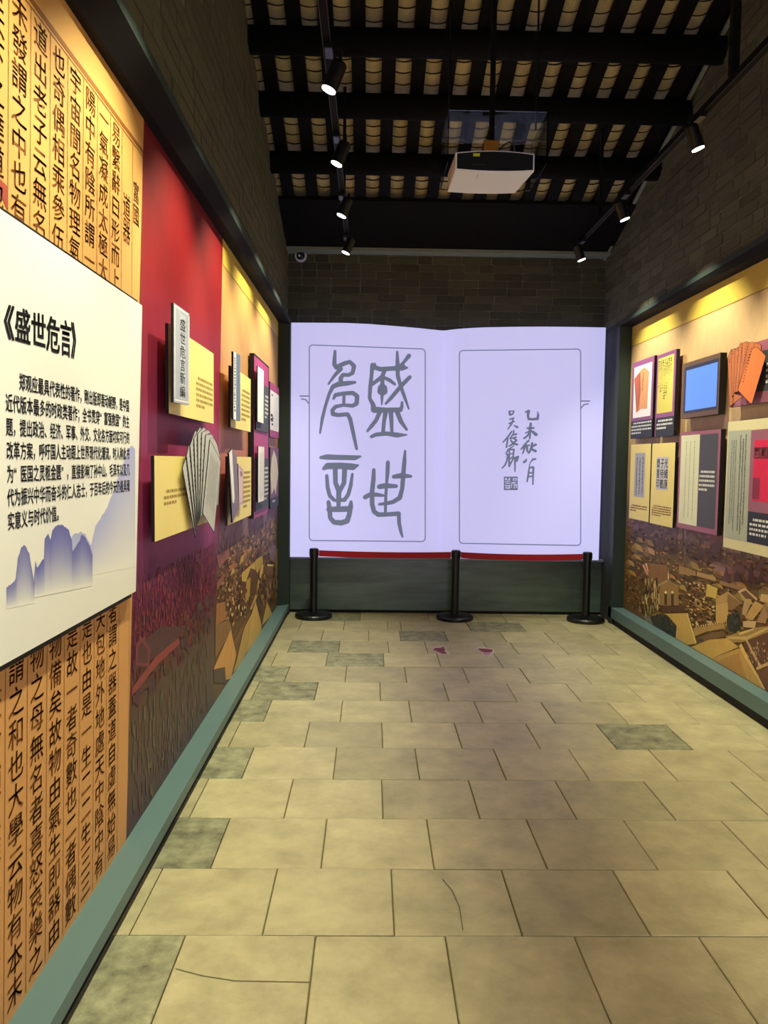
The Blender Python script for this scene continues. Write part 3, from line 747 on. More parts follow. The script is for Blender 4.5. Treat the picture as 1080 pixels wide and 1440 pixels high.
# village prints: flat print made of many small painted patches
class Print:
    def __init__(s, x, zclip, gain=1.1): s.gain = gain; s.mb = MB(); s.x = x; s.k = 0; s.sg = 1 if x < 0 else -1; s.zc = zclip
    def poly(s, pts, col, jitter=0, px=True):
        s.k += 1; d = 0.0012 + s.k*6e-7
        P = []
        for p in pts:
            v = onX(p, s.x + s.sg*d) if px else Vector((s.x + s.sg*d, p[0], p[1]))
            v.z = max(v.z, s.zc); P.append(v)
        if s.x > 0: P = P[::-1]
        c = [max(0, min(255, v*s.gain + random.uniform(-jitter, jitter))) for v in col]
        s.mb.add(P, [tuple(range(len(P)))], lin(c))
def scatter(pr, n, y0, y1, z0, z1, cols, hs=(0.01, .05), ys=(0.02, .16), mask=None):
    for _ in range(n):
        y = random.uniform(y0, y1); z = random.uniform(z0, z1)
        if mask and not mask(y, z): continue
        col = random.choice(cols); h = random.uniform(*hs); l = random.uniform(*ys); sk = random.uniform(-.6, .6)*l*.5
        pr.poly([(y, z), (y+l, z+sk*.5), (y+l*.9, z+sk*.5+h), (y-l*.1, z+h)], col, 14, False)
def roofs(pr, n, y0, y1, z0, z1, cols, w_=(.12, .35)):
    for _ in range(n):
        y = random.uniform(y0, y1); z = random.uniform(z0, z1); wd = random.uniform(*w_); h = wd*random.uniform(.12, .22)
        c = random.choice(cols); dk = [v*.55 for v in c]
        pr.poly([(y, z), (y+wd*.5, z+h*.1), (y+wd*.7, z+h), (y+wd*.2, z+h*.9)], c, 10, False)
        pr.poly([(y+wd*.5, z+h*.1), (y+wd*.7, z+h), (y+wd*.95, z+h*.2)], [v*.8 for v in c], 10, False)
        pr.poly([(y, z), (y+wd*.5, z+h*.1), (y+wd*.5, z-h*.5), (y, z-h*.6)], dk, 8, False)
        pr.poly([(y+wd*.5, z+h*.1), (y+wd*.95, z+h*.2), (y+wd*.95, z-h*.4), (y+wd*.5, z-h*.5)], [v*1.25 for v in dk], 8, False)
        for q_ in range(3): yy = y+wd*(.08+.13*q_); pr.poly([(yy, z-h*.1), (yy+.012, z-h*.1), (yy+.012, z-h*.3), (yy, z-h*.3)], [v*.4 for v in c], 5, False)
def at(sc, ox, oy, pts): return [(ox+x/sc, oy+y/sc) for x, y in pts]
# left red: maroon thicket
pR = Print(XL, .085)
scatter(pR, 1500, 3.02, 4.58, 0.68, 1.04, [(112, 42, 54), (74, 22, 40), (124, 56, 58), (84, 28, 48), (100, 36, 60), (90, 30, 44)], (.006, .04), (.004, .022))
scatter(pR, 140, 3.0, 4.5, 0.55, 0.75, [(86, 40, 44), (74, 46, 44), (70, 50, 44)], (.01, .06), (.02, .1))
g = lambda pts, c, j=0: pR.poly(at(4.32, 170, 720, pts), c, j)
g([(110, 800), (250, 690), (380, 700), (355, 760), (210, 880), (90, 960)], (76, 50, 50))
g([(68, 1070), (210, 880), (350, 765), (358, 800), (230, 920), (66, 1120)], (128, 60, 56))
g([(90, 800), (130, 760), (180, 830), (170, 940), (90, 930)], (110, 52, 56)); g([(105, 830), (130, 790), (165, 840), (160, 920), (105, 915)], (80, 48, 46))
pass
pass
scatter(pR, 260, 3.0, 4.4, 0.10, 0.5, [(96, 88, 66), (90, 84, 64), (102, 90, 74), (86, 70, 70)], (.02, .07), (.004, .02))
pR.mb.build('village_print', M_vpn, tR)
# left gold: sepia village
pG = Print(XL, .085)
scatter(pG, 500, 4.75, 7.6, 0.95, 1.15, [(130, 94, 100), (124, 86, 90), (134, 98, 106)], (.02, .08), (.01, .06))
scatter(pG, 1300, 4.68, 7.6, 0.42, 0.98, [(92, 60, 28), (130, 96, 52), (62, 40, 22), (156, 122, 66), (110, 74, 44)], (.006, .03), (.015, .09))
roofs(pG, 26, 4.8, 7.3, .5, .95, [(176, 140, 80), (150, 108, 66), (166, 126, 58)])
g = lambda pts, c, j=0: pG.poly(at(7.2, 290, 760, pts), c, j)
g([(105, 160), (230, 75), (235, 160), (130, 280)], (142, 92, 80)); g([(105, 430), (190, 320), (170, 420), (105, 510)], (134, 84, 62))
g([(105, 640), (190, 620), (200, 800), (95, 860)], (150, 104, 62)); g([(95, 860), (230, 800), (260, 900), (90, 1200)], (130, 98, 62))
g([(360, 320), (570, 150), (580, 260), (500, 540), (350, 560)], (92, 66, 30))
g([(360, 330), (500, 210), (500, 300), (450, 280), (400, 420), (360, 410)], (186, 156, 74)); g([(500, 200), (570, 150), (575, 230), (520, 330), (505, 310)], (176, 148, 66))
g([(410, 400), (450, 370), (440, 560), (400, 640), (395, 560)], (170, 136, 66)); g([(530, 380), (560, 250), (580, 240), (560, 420), (510, 520)], (200, 168, 86))
g([(620, 250), (680, 250), (670, 560), (600, 640), (600, 420)], (122, 92, 66)); g([(620, 240), (680, 245), (680, 262), (620, 258)], (220, 200, 120))
g([(640, 100), (700, 40), (720, 90), (690, 230), (650, 200)], (120, 96, 96)); g([(700, 100), (722, 90), (722, 560), (700, 600)], (140, 112, 62))
for _ in range(120):
    x = random.uniform(210, 400); y = random.uniform(400, 780)
    g([(x, y), (x+random.uniform(5, 16), y-8), (x+12, y+random.uniform(10, 40)), (x, y+30)], random.choice([(200, 168, 110), (84, 54, 34), (130, 90, 60), (60, 38, 26)]), 12)
for _ in range(90):
    x = random.uniform(520, 720); y = random.uniform(330, 620)
    g([(x, y), (x+random.uniform(4, 12), y-10), (x+8, y+random.uniform(20, 60)), (x, y+40)], random.choice([(168, 140, 74), (84, 60, 34), (70, 46, 40)]), 12)
g([(270, 1040), (450, 700), (480, 640), (330, 1000), (300, 1060)], (122, 88, 58))
g([(310, 1210), (380, 900), (465, 730), (410, 1130), (330, 1320), (270, 1340)], (184, 150, 82)); g([(465, 730), (500, 610), (560, 860), (560, 1010), (410, 1140)], (196, 162, 88))
g([(565, 860), (615, 620), (665, 740), (660, 900)], (188, 160, 84)); g([(500, 560), (560, 700), (560, 760), (505, 620)], (84, 66, 60)); g([(500, 545), (520, 560), (460, 700), (440, 700)], (178, 144, 84))
g([(80, 1290), (250, 900), (305, 1160), (250, 1440), (80, 1440)], (196, 148, 82)); g([(80, 1310), (100, 1300), (190, 1280), (200, 1440), (80, 1440)], (92, 76, 62))
pG.mb.build('village_print', M_vpn, tG)
# right: sepia village
pW = Print(XR, .165)
scatter(pW, 500, 2.5, 7.4, 0.94, 1.18, [(138, 108, 104), (130, 100, 96), (144, 114, 110)], (.01, .05), (.02, .12))
scatter(pW, 2600, 2.5, 7.4, 0.2, 0.95, [(96, 68, 34), (134, 104, 58), (70, 48, 26), (160, 130, 78), (116, 84, 50)], (.005, .022), (.012, .08))
roofs(pW, 60, 2.6, 7.2, .35, .9, [(176, 144, 84), (150, 116, 70), (170, 136, 66)])
g = lambda pts, c, j=0: pW.poly(at(4.696, 850, 720, pts), c, j)
h = lambda pts, c, j=0: pW.poly(at(6.0, 900, 780, pts), c, j)
for cx, cy, r in ((640, 60, 40), (700, 100, 60), (820, 120, 70), (960, 150, 60), (1040, 180, 40)):
    h([(cx+r*1.4*math.cos(math.radians(a)), cy+40-r*math.sin(math.radians(a))) for a in range(0, 181, 20)], random.choice([(132, 100, 92), (120, 86, 80), (142, 112, 100)]))
for cx, hh in ((730, 140), (820, 110), (940, 160), (1020, 90)): h([(cx-40, 230), (cx, 230-hh), (cx+36, 230)], (92, 62, 60))
h([(70, 70), (230, 90), (230, 220), (80, 280)], (140, 104, 62), 4); h([(330, 90), (470, 140), (470, 180), (330, 160)], (150, 120, 74)); h([(480, 140), (640, 190), (640, 225), (480, 180)], (166, 136, 84)); h([(670, 215), (880, 280), (880, 310), (670, 250)], (140, 108, 72))
h([(165, 265), (240, 205), (320, 265), (330, 430), (165, 425)], (150, 120, 72)); h([(205, 320), (228, 320), (228, 425), (205, 425)], (84, 64, 34)); h([(262, 325), (285, 325), (285, 430), (262, 430)], (84, 64, 34))
for cx in (217, 273): h([(cx+12*math.cos(math.radians(a)), 318+12*math.sin(math.radians(a))) for a in range(0, 360, 45)], (226, 204, 140))
h([(130, 330), (168, 330), (168, 420), (130, 415)], (176, 150, 96)); h([(100, 280), (240, 205), (235, 225), (100, 300)], (170, 140, 88)); h([(236, 110), (246, 205), (232, 205)], (212, 190, 140)); h([(170, 430), (380, 440), (400, 480), (190, 480)], (88, 62, 46))
for _ in range(160):
    x = random.uniform(380, 640); y = random.uniform(180 + (x-380)*.4, 600)
    h([(x, y), (x+random.uniform(6, 30), y+8), (x+20, y+random.uniform(12, 30)), (x, y+16)], random.choice([(206, 178, 120), (86, 60, 30), (70, 46, 26), (140, 106, 60)]), 12)
for _ in range(80):
    x = random.uniform(0, 150); y = random.uniform(200, 520)
    h([(x, y), (x+random.uniform(4, 14), y-14), (x+10, y+random.uniform(20, 60)), (x, y+40)], random.choice([(150, 132, 72), (60, 52, 28), (84, 66, 36), (196, 176, 110)]), 12)
h([(18, 90), (35, 80), (68, 160), (60, 175)], (214, 150, 120)); h([(40, 70), (60, 75), (72, 140), (64, 140)], (214, 180, 130))
h([(565, 245), (655, 285), (640, 370), (555, 350)], (196, 170, 84)); h([(640, 370), (740, 310), (860, 410), (770, 470), (740, 400), (640, 430)], (176, 142, 84)); h([(740, 330), (860, 410), (770, 470), (730, 450)], (134, 104, 66))
h([(640, 430), (740, 400), (745, 560), (640, 575)], (190, 156, 92)); h([(825, 310), (885, 280), (990, 370), (985, 390), (890, 300), (835, 325)], (196, 164, 120)); h([(850, 320), (890, 300), (970, 380), (890, 370)], (104, 76, 56))
h([(880, 380), (940, 400), (890, 520), (860, 500)], (176, 146, 104)); h([(1020, 330), (1090, 340), (1090, 410), (1010, 390)], (190, 158, 104)); h([(970, 390), (1045, 430), (950, 555), (885, 530)], (186, 150, 88)); h([(1045, 440), (1080, 500), (1060, 580), (980, 570)], (160, 126, 86))
h([(870, 560), (980, 560), (970, 620), (870, 610)], (196, 166, 120)); h([(450, 620), (710, 580), (720, 620), (560, 650), (460, 690)], (170, 138, 80)); h([(480, 700), (700, 640), (720, 690), (560, 720)], (118, 92, 60))
for k in range(13): h([(470+20*k, 600-3*k), (480+20*k, 598-3*k), (480+20*k, 612-3*k), (470+20*k, 614-3*k)], (206, 182, 120))
h([(720, 690), (960, 620), (1090, 600), (1090, 650), (860, 740), (740, 740)], (160, 130, 74)); h([(830, 660), (960, 620), (960, 635), (840, 680)], (206, 178, 112)); h([(740, 690), (900, 690), (1080, 610), (1085, 625), (900, 720), (750, 710)], (196, 168, 104))
for cx, cy, rx, ry in ((790, 575, 72, 105), (210, 600, 70, 70), (270, 650, 55, 75), (190, 545, 45, 40)):
    h([(cx+.8*rx*math.cos(math.radians(a))*random.uniform(.85, 1.1), cy+.8*ry*math.sin(math.radians(a))*random.uniform(.85, 1.1)) for a in range(0, 360, 20)], (50, 50, 40))
    for _ in range(70):
        aa = random.uniform(0, 6.28); rr_ = random.uniform(.1, 1); x = cx+rx*rr_*math.cos(aa); y = cy+ry*rr_*math.sin(aa)
        h([(x, y-16), (x+5, y), (x, y+14), (x-5, y)], random.choice([(40, 44, 38), (58, 60, 44), (34, 36, 34), (76, 76, 56)]), 6)
h([(90, 520), (180, 500), (180, 640), (100, 600)], (58, 58, 44)); h([(20, 520), (80, 515), (110, 600), (60, 590)], (120, 118, 96))
h([(200, 498), (392, 494), (470, 750), (400, 790), (300, 740), (310, 600), (230, 510)], (196, 164, 84)); h([(392, 494), (402, 494), (478, 745), (466, 752)], (216, 190, 120))
h([(430, 800), (590, 715), (740, 705), (830, 780), (600, 880), (500, 840)], (198, 164, 86)); h([(600, 880), (830, 790), (850, 800), (1050, 1160), (900, 1090), (700, 960)], (190, 152, 84)); h([(640, 900), (830, 830), (900, 1050), (760, 1000)], (178, 136, 74))
h([(835, 770), (855, 745), (880, 800), (1060, 1140), (1040, 1150), (850, 810)], (214, 178, 108)); h([(420, 800), (470, 800), (480, 812), (440, 812)], (74, 64, 30))
h([(870, 740), (1090, 650), (1090, 900), (970, 960)], (98, 68, 50)); h([(885, 710), (900, 710), (1020, 930), (1005, 950)], (196, 164, 116)); h([(980, 950), (1090, 900), (1090, 930), (985, 975)], (196, 164, 116)); h([(985, 985), (1090, 940), (1090, 1180), (1060, 1130)], (110, 76, 58))
for _ in range(70):
    x = random.uniform(900, 1085); y = random.uniform(720 if x > 980 else 760, 900)
    h([(x, y), (x+6, y), (x+12, y+22), (x+6, y+22)], random.choice([(188, 156, 120), (70, 44, 34), (150, 112, 84)]), 10)
pW.mb.build('village_print', M_vpn, tW)

# ------------------------------------------------------------------ boards
def board(name, label, cat, q, th, frontmat, gap_to, group=None, edge=M_edge):
    t = thing(name, label, cat, (q[0].x, (q[0].y+q[1].y)/2, q[3].z), group)
    slab(q, th, 'panel', frontmat, t, edge)
    # stand-off blocks that carry the board on the wall
    sg_ = -1 if q[0].x < 0 else 1
    xb = q[0].x + sg_*th; c = MB()
    for u in (.38, .68):
        for v in (.2, .8):
            P = bilin(q, u, v); x0, x1 = sorted((xb, gap_to)); c.box(x0, x1, P.y-.015, P.y+.015, P.z-.015, P.z+.015)
    c.build('standoff', M_edge, t)
    return t
def sub(q, u0, v0, u1, v1): return [bilin(q, u0, v0), bilin(q, u1, v0), bilin(q, u1, v1), bilin(q, u0, v1)]
def pxq(pts, x, rect=True):
    q = side_quad(pts, x); return rectify(q) if rect else q
XB_ = 2.40
GLp = XL + .0045; GRp = XR - .0045
# big white text board
xw = -0.885
q = [onX((200, 430), xw), onX((191, 833), xw)]
ya, yb = q[0].y, q[1].y
zt = (onX((200, 430), xw).z + onX((0, 293), xw).z)/2; zb = (onX((191, 833), xw).z + onX((0, 935), xw).z)/2
sh = (ya-yb)
Q = [Vector((xw, 0.9, zt)), Vector((xw, ya, zt)), Vector((xw, yb, zb)), Vector((xw, 0.9, zb))]
wbz = board('text_board', 'large white information board with heading and paragraph in black Chinese text', 'information board', Q, 0.018, M_cream, GLp)
Qb = [Q[0] + Vector((-.019, 0, .019)), Q[1] + Vector((-.019, .006, .019)), Q[2] + Vector((-.019, .006, -.024)), Q[3] + Vector((-.019, 0, -.024))]
slab(Qb, .008, 'backing_plate', M_edge, wbz)
inkW = xw + 0.0010
def wq(tl, tr, br, bl): return [onX(p, inkW) for p in (tl, tr, br, bl)]
c = MB(); hq = wq((1, 424), (104, 452), (104, 506), (1, 475))
for i, ch in enumerate('《盛世危言》'):
    us = [0, .16, .36, .57, .775, .96, 1.1]
    put_glyph(c, ch, wq((us[i]*104-1 if 0 else 0, 0), (1, 0), (1, 1), (0, 1)) if 0 else hq, us[i] + (-.09 if ch == '《' else -.01 if ch == '》' else 0), 0, us[i+1] + (0.0 if ch != '》' else .03), 1, .03)
c.build('heading', M_ink, wbz)
lines = ['  郑观应最具代表性的著作，刚出版即轰动朝野，是中国', '近代版本最多的时政类著作；全书贯穿“富强救国”的主', '题，提出政治、经济、军事、外交、文化各方面切实可行的',
         '改革方案，呼吁国人主动跟上世界现代化潮流，时人称此书', '为“医国之灵枢金匮”，直接影响了孙中山、毛泽东以及几', '代为振兴中华而奋斗的仁人志士，于百年后的今天仍极具现', '实意义与时代价值。']
Ls = [((7, 524), (182, 566), (182, 577.5), (7, 538)), ((7, 556), (182, 587.5), (182, 600), (7, 575)), ((7.5, 589), (182.5, 609.5), (182.5, 622), (7.5, 609)),
      ((9, 624), (182.5, 631), (182.5, 644.5), (9, 643)), ((10, 658), (182.5, 655), (182.5, 668), (10, 677)), ((11, 692), (182.5, 677.5), (182.5, 690.5), (11, 711)), ((11.5, 724), (182.5, 699), (182.5, 711), (11.5, 742))]
# convert the pixel lines into straight, evenly spaced rows on the board
rl = [onX((11, 692), inkW), onX((182.5, 677.5), inkW)]
Yl = [(onX(a, inkW).y + onX(d, inkW).y)/2 for a, b, c_, d in Ls]; Yr = [(onX(b, inkW).y + onX(c_, inkW).y)/2 for a, b, c_, d in Ls]
zc0 = [(onX(a, inkW).z + onX(d, inkW).z)/2 for a, b, c_, d in Ls]; zc1 = [(onX(b, inkW).z + onX(c_, inkW).z)/2 for a, b, c_, d in Ls]
zm = [(a+b)/2 for a, b in zip(zc0, zc1)]
step = (zm[0]-zm[6])/6; y_l = sum(Yl)/7; y_r = sum(Yr)/7
print('text rows', [round(v, 3) for v in zm], round(y_l, 3), round(y_r, 3), [round(a-b, 3) for a, b in zip(zc0, zc1)])
for i, s in enumerate(lines):
    zc = zm[0] - step*i; hh = 0.0235
    n = len(lines[2]); y1 = y_l + (y_r-y_l)*(len(s)/n if i == 6 else 1)
    q = [Vector((inkW, y_l, zc+hh)), Vector((inkW, y1, zc+hh)), Vector((inkW, y1, zc-hh)), Vector((inkW, y_l, zc-hh))]
    c = MB(); hline(c, s, q, 0, 0, 1, 1, .02); c.build('text_line', M_ink, wbz)
# ink mountains printed at its foot
def blend(c1, c2, t): return tuple(a+(b-a)*t for a, b in zip(c1, c2))
paperc = (238, 239, 226)
def ridge(pts, basey, col, off, fade=1.0):
    mb = MB(); X_ = xw + 0.0001 + off; n = 7
    dens = []
    for (a, b) in zip(pts, pts[1:]):
        k = max(1, int(abs(b[0]-a[0])/1.2))
        for i in range(k): t = i/k; dens.append((a[0]+(b[0]-a[0])*t, a[1]+(b[1]-a[1])*t + random.uniform(-1.2, 1.2)))
    dens.append(pts[-1])
    for a, b in zip(dens, dens[1:]):
        for r in range(n):
            t0, t1 = r/n, (r+1)/n
            f = lambda t: lin(blend(col, paperc, min(1, (t**1.3))*fade if t < 1 else 1))
            ba, bb = basey(a[0]), basey(b[0])
            P = [(a[0], a[1]+(ba-a[1])*t0), (b[0], b[1]+(bb-b[1])*t0), (b[0], b[1]+(bb-b[1])*t1), (a[0], a[1]+(ba-a[1])*t1)]
            mb.add([onX(p, X_) for p in P], [(0, 1, 2, 3)], [f(t0), f(t0), f(t1), f(t1)])
    mb.build('ink_mountain', M_vp, wbz)
base = lambda x: 858 - 0.2*x
ridge([(90, 770), (104, 752), (114, 748), (120, 752), (128, 768), (134, 740), (150, 715), (160, 690), (172, 655), (180, 632), (186, 626), (190, 632)], lambda x: 835 - .2*x, (176, 180, 222), 0.0002)
ridge([(9, 826), (16, 822), (22, 815), (25, 785), (30, 770), (35, 766), (41, 778), (45, 800), (48, 818)], base, (120, 124, 178), 0.0004)
ridge([(48, 815), (50, 788), (52, 798), (58, 790), (62, 785), (63, 758), (68, 750), (71, 760), (74, 745), (80, 738), (88, 738), (97, 746), (101, 760), (102, 775), (107, 768), (112, 760), (115, 752), (119, 755), (125, 765), (130, 780)], lambda x: 850 - .2*x, (104, 108, 176), 0.0006)

# yellow caption boards, left wall
XY = -0.862
def yellow_left(pts, label, marks, x=XY, cat='caption board', group='yellow caption boards'):
    q = pxq(pts, x); t = board('caption_board', label, cat, q, .014, M_yellow, GLp, group)
    c = MB(); marks_h(c, S(q, .0006), *marks); c.build('caption_text', M_tanink, t)
    return t, q
yellow_left([(236.2, 455.2), (300.1, 496.3), (300.7, 595.7), (237.9, 581.9)], 'yellow caption board behind the silver book cover, upper on the red panel', (6, .55, .97, .42, .85))
yellow_left([(216.6, 641.3), (300, 642.5), (300, 731), (218.1, 761.9)], 'yellow caption board behind the fanned grey booklet, lower on the red panel', (3, .12, .48, .40, .62))
t, q = yellow_left([(324.2, 514.2), (352.1, 532.9), (352.8, 608.1), (324.4, 600.6)], 'narrow yellow caption board behind the slate-blue book, upper on the far left panel', (7, .5, .95, .25, .85))
t, q = yellow_left([(320.3, 642), (352.9, 642.6), (353.5, 724.4), (319.9, 738.9)], 'yellow caption board behind the tilted grey book, lower on the far left panel', (8, .62, .95, .22, .85))
# replica books on the left wall
def replica(name, label, x, pts, th, mt, back=None):
    q = side_quad(pts, x); t = thing(name, label, 'replica book', (x, (q[0].y+q[1].y)/2, min(v.z for v in q)))
    slab(q, th, 'cover', mt, t, M_edge)
    P = sum(q, Vector())/len(q); b_ = XY + .0005
    x0, x1 = sorted((x - (th if x < 0 else -th), b_))
    MB().box(x0, x1, P.y-.02, P.y+.02, P.z-.05, P.z+.05).build('standoff', M_edge, t)
    return t, q
t, q = replica('silver_book', 'silver-grey book cover with black vertical seal lettering beside yellow board', -0.825, [(244.3, 425.6), (266.7, 441.6), (266, 569.8), (244.3, 565.5)], .012, mat('silver_cover', (176, 182, 190), .4, noise=.15, nscale=8))
f_ = S(q, .0006)
c = MB(); 
for (u0, v0, u1, v1) in ((.04, .015, .97, .03), (.04, .965, .97, .98), (.04, .015, .08, .98), (.93, .015, .97, .98)): c.add(sub(f_, u0, v0, u1, v1), [(0, 1, 2, 3)])
c.build('cover_border', M_paper, t)
c = MB(); c.add(sub(f_, .36, .06, .72, .95), [(0, 1, 2, 3)]); c.build('title_strip', mat('silver_strip', (196, 202, 210), .4), t)
c = MB(); vline(c, '盛世危言新編', S(q, .0012), .36, .10, .72, .94, .010); c.build('title_lettering', M_ink, t)
# slate book (upper far) and tilted book (lower far)
t, q = replica('slate_book', 'slate-blue book with white lettered spine in front of narrow yellow board', -0.832, [(328.2, 494.2), (337.8, 499.5), (338, 592), (328, 589.5)], .012, mat('slate_blue_cover', (104, 122, 148), .5))
f_ = S(q, .0006); c = MB(); c.add(sub(f_, 0.02, 0, .38, 1), [(0, 1, 2, 3)]); c.build('spine_strip', M_paper, t)
c = MB(); marks_v(c, S(q, .0012), 1, .08, .3, .05, .95, .9, .035); c.build('spine_lettering', M_darkcap, t)
t, q = replica('tilted_grey_book', 'grey-violet book hung at a tilt in front of lower far yellow board', -0.832, [(322, 637), (326, 631), (333, 641), (336.3, 716), (327, 735)], .010, mat('grey_violet_cover', (126, 112, 128), .5))
c = MB(); c.add(side_quad([(322.2, 637), (326.2, 631.5), (330, 700), (329, 708), (327, 706)], -.8314), [(0, 1, 2, 3, 4)]); c.build('spine_strip', M_paper, t)
t, q = replica('pale_pink_page', 'pale pink loose page beside the tilted grey book', -0.840, [(335, 652), (342.3, 660), (342, 710), (336.5, 712)], .006, mat('pale_pink_paper', (226, 200, 206), .6))
c = MB(); f_ = S(q, .0006)
for (u0, v0, u1, v1) in ((.1, .05, .95, .065), (.1, .93, .95, .945), (.9, .05, .95, .94), (.35, .12, .7, .25)): c.add(sub(f_, u0, v0, u1, v1), [(0, 1, 2, 3)])
c.build('page_border', M_plum, t)
# fans of booklet leaves
def fan(name, label, x0, leaves, S_, mt, th=.003, stepx=.006, mats=None, anchor=None, line=None):
    sc, ox, oy = S_; sg_ = 1 if x0 < 0 else -1
    L0 = side_quad(at(sc, ox, oy, leaves[0]), x0); t = thing(name, label, 'replica booklet', sum(L0, Vector())/len(L0))
    for i, lf in enumerate(leaves):
        q = side_quad(at(sc, ox, oy, lf), x0 + sg_*stepx*i)
        mt_ = mats[i] if mats and mats[i] else mt
        slab(q, th, 'leaf', mt_, t, M_edge)
    ol = MB()
    for i, lf in enumerate(leaves):
        pts = at(sc, ox, oy, lf); pts.append(pts[0])
        for a, b in zip(pts, pts[1:]):
            dx, dy = b[0]-a[0], b[1]-a[1]; l = math.hypot(dx, dy) or 1; nx, ny = -dy/l*.22, dx/l*.22
            ol.add(side_quad([(a[0]+nx, a[1]+ny), (b[0]+nx, b[1]+ny), (b[0]-nx, b[1]-ny), (a[0]-nx, a[1]-ny)], x0 + sg_*(stepx*i + .0005)), [(0, 1, 2, 3)])
    ol.build('fold_line_print', line or M_darkcap, t)
    P = anchor or sum(L0, Vector())/len(L0); b_ = XY + .0005 if x0 < 0 else XB_ - .002
    xa, xb = sorted((x0, b_)); MB().box(xa, xb, P.y-.02, P.y+.02, P.z-.04, P.z+.04).build('standoff', M_edge, t)
    return t
T_ = [(40, 590), (75, 490), (105, 400), (138, 340), (170, 297), (205, 288), (237, 308), (270, 345)]
K_ = [(66, 510), (92, 395), (148, 272), (188, 243), (220, 243), (256, 266), (284, 303)]
B_ = [(150, 1175), (152, 1120), (160, 1085), (168, 1062), (176, 1042), (184, 1022), (194, 1002), (210, 978)]
leaves = [[T_[i], K_[i], (K_[i][0]+22, K_[i][1]+26), T_[i+1], B_[i+1], B_[i]] for i in range(7)]
back = [(270, 345), (284, 303), (300, 330), (322, 365), (335, 400), (365, 530), (340, 900), (212, 970)]
tf = fan('fanned_booklet', 'fanned-out grey folding booklet with pointed leaves over lower yellow board', -0.845, [back] + leaves[::-1][::-1] + [[(272, 350), (310, 420), (364, 530), (307, 1132), (212, 970)]], (6, 250, 560), M_greypaper, stepx=.004, anchor=onX((285, 690), -.845))
c = MB()
for i, (a, b) in enumerate(zip(T_[1:-1], B_[1:-1])):
    X_ = -0.845 + .004*(i+1) + .0006
    for s in range(9):
        if random.random() < .7:
            t0 = .06 + s*.06; p0 = (a[0]+(b[0]-a[0])*t0 - 9, a[1]+(b[1]-a[1])*t0); p1 = (p0[0], p0[1]+18)
            c.add(side_quad(at(6, 250, 560, [(p0[0]-3, p0[1]), (p0[0]+2, p0[1]), (p1[0]+2, p1[1]), (p1[0]-3, p1[1])]), X_), [(0, 1, 2, 3)])
c.build('leaf_print', mat('grey_ink', (96, 98, 92), .7), tf)
c = MB(); fq = side_quad(at(6, 250, 560, [(278, 420), (352, 540), (300, 1060), (225, 930)]), -0.845+.004*8+.0006)
marks_v(c, fq, 9, .05, .95, .05, .9, .45, .02); c.build('leaf_print', mat('pale_grey_ink', (150, 152, 146), .7), tf)

# magenta framed boards, far end of left wall
XM = -0.872
q = pxq([(356.7, 496.7), (378.1, 515), (377.5, 721), (357.5, 727.5)], XM)
tm = board('magenta_board', 'tall magenta display board with black edges near the left corner post', 'display board', q, .035, M_magenta, GLp)
c = MB()
for (u0, v0, u1, v1) in ((0, 0, 1, .012), (.965, 0, 1, 1)): c.add(sub(S(q, .0008), u0, v0, u1, v1), [(0, 1, 2, 3)])
c.build('black_border', M_edge, tm)
def raised(parent, pts, x, th, name, mt, rect=True):
    qq = pxq(pts, x, rect); slab(qq, th, name, mt, parent, M_edge); return qq
g1 = raised(tm, [(360, 534), (377.6, 545), (377.5, 609), (360.5, 604)], XM+.010, .009, 'caption_panel', M_slate)
c = MB(); marks_h(c, S(g1, .0007), 6, .68, .97, .18, .72); c.build('caption_text', M_whiteink, tm)
p1_ = raised(tm, [(362.1, 515), (370.8, 520.8), (370.6, 596), (362.5, 592.5)], XM+.028, .008, 'page', M_paper)
MB().box(XM+.001, XM+.0195, p1_[0].y+.02, p1_[1].y-.02, p1_[3].z+.1, p1_[0].z-.1).build('spacer', M_edge, tm)
g2 = raised(tm, [(359.4, 643.7), (377.6, 645), (377.5, 713.7), (359.4, 717.5)], XM+.010, .009, 'caption_panel', M_slate)
c = MB(); marks_h(c, S(g2, .0007), 8, .66, .97, .16, .86); c.build('caption_text', M_whiteink, tm)
p2_ = raised(tm, [(363.1, 628), (371.5, 628), (371.5, 703.7), (363.1, 706.9)], XM+.028, .008, 'page', M_paper)
MB().box(XM+.001, XM+.0195, p2_[0].y+.02, p2_[1].y-.02, p2_[3].z+.1, p2_[0].z-.1).build('spacer', M_edge, tm)
c = MB(); marks_v(c, S(p2_, .0006), 6, .15, .9, .08, .95, .3, .03); c.build('page_print', M_plum, tm)
XF = -0.885
q = pxq([(379.6, 536.7), (392, 545.8), (392, 616), (379.6, 615)], XF)
tf1 = board('white_display_board', 'white board with magenta bands at top and bottom beside the left corner post', 'display board', q, .016, M_magenta, GLp)
c = MB(); c.add(sub(S(q, .0007), .02, .14, 1, .87), [(0, 1, 2, 3)]); c.build('white_sheet', M_paper, tf1)
c = MB(); f_ = S(q, .0013)
for (u, v, s) in ((.22, .22, .05), (.18, .60, .08), (.2, .68, .09), (.3, .64, .05), (.25, .76, .06)): c.add([bilin(f_, u+s*1.6*math.cos(a), v+s*.4*math.sin(a)) for a in (0, 1, 2, 3, 4, 5)], [(0, 1, 2, 3, 4, 5)])
marks_v(c, f_, 3, .45, .95, .2, .8, .15, .02); c.build('sheet_print', M_ink, tf1)
q = pxq([(380, 629.4), (391.9, 630), (391.3, 712), (380, 714)], XF)
tf2 = board('plum_display_board', 'plum board with a cream fanned booklet picture, lowest beside the left corner post', 'display board', q, .016, mat('dark_plum_board', (128, 66, 96), .5), GLp)
c = MB(); c.add(sub(S(q, .0007), 0, .83, 1, 1), [(0, 1, 2, 3)]); c.build('caption_strip', M_darkcap, tf2)
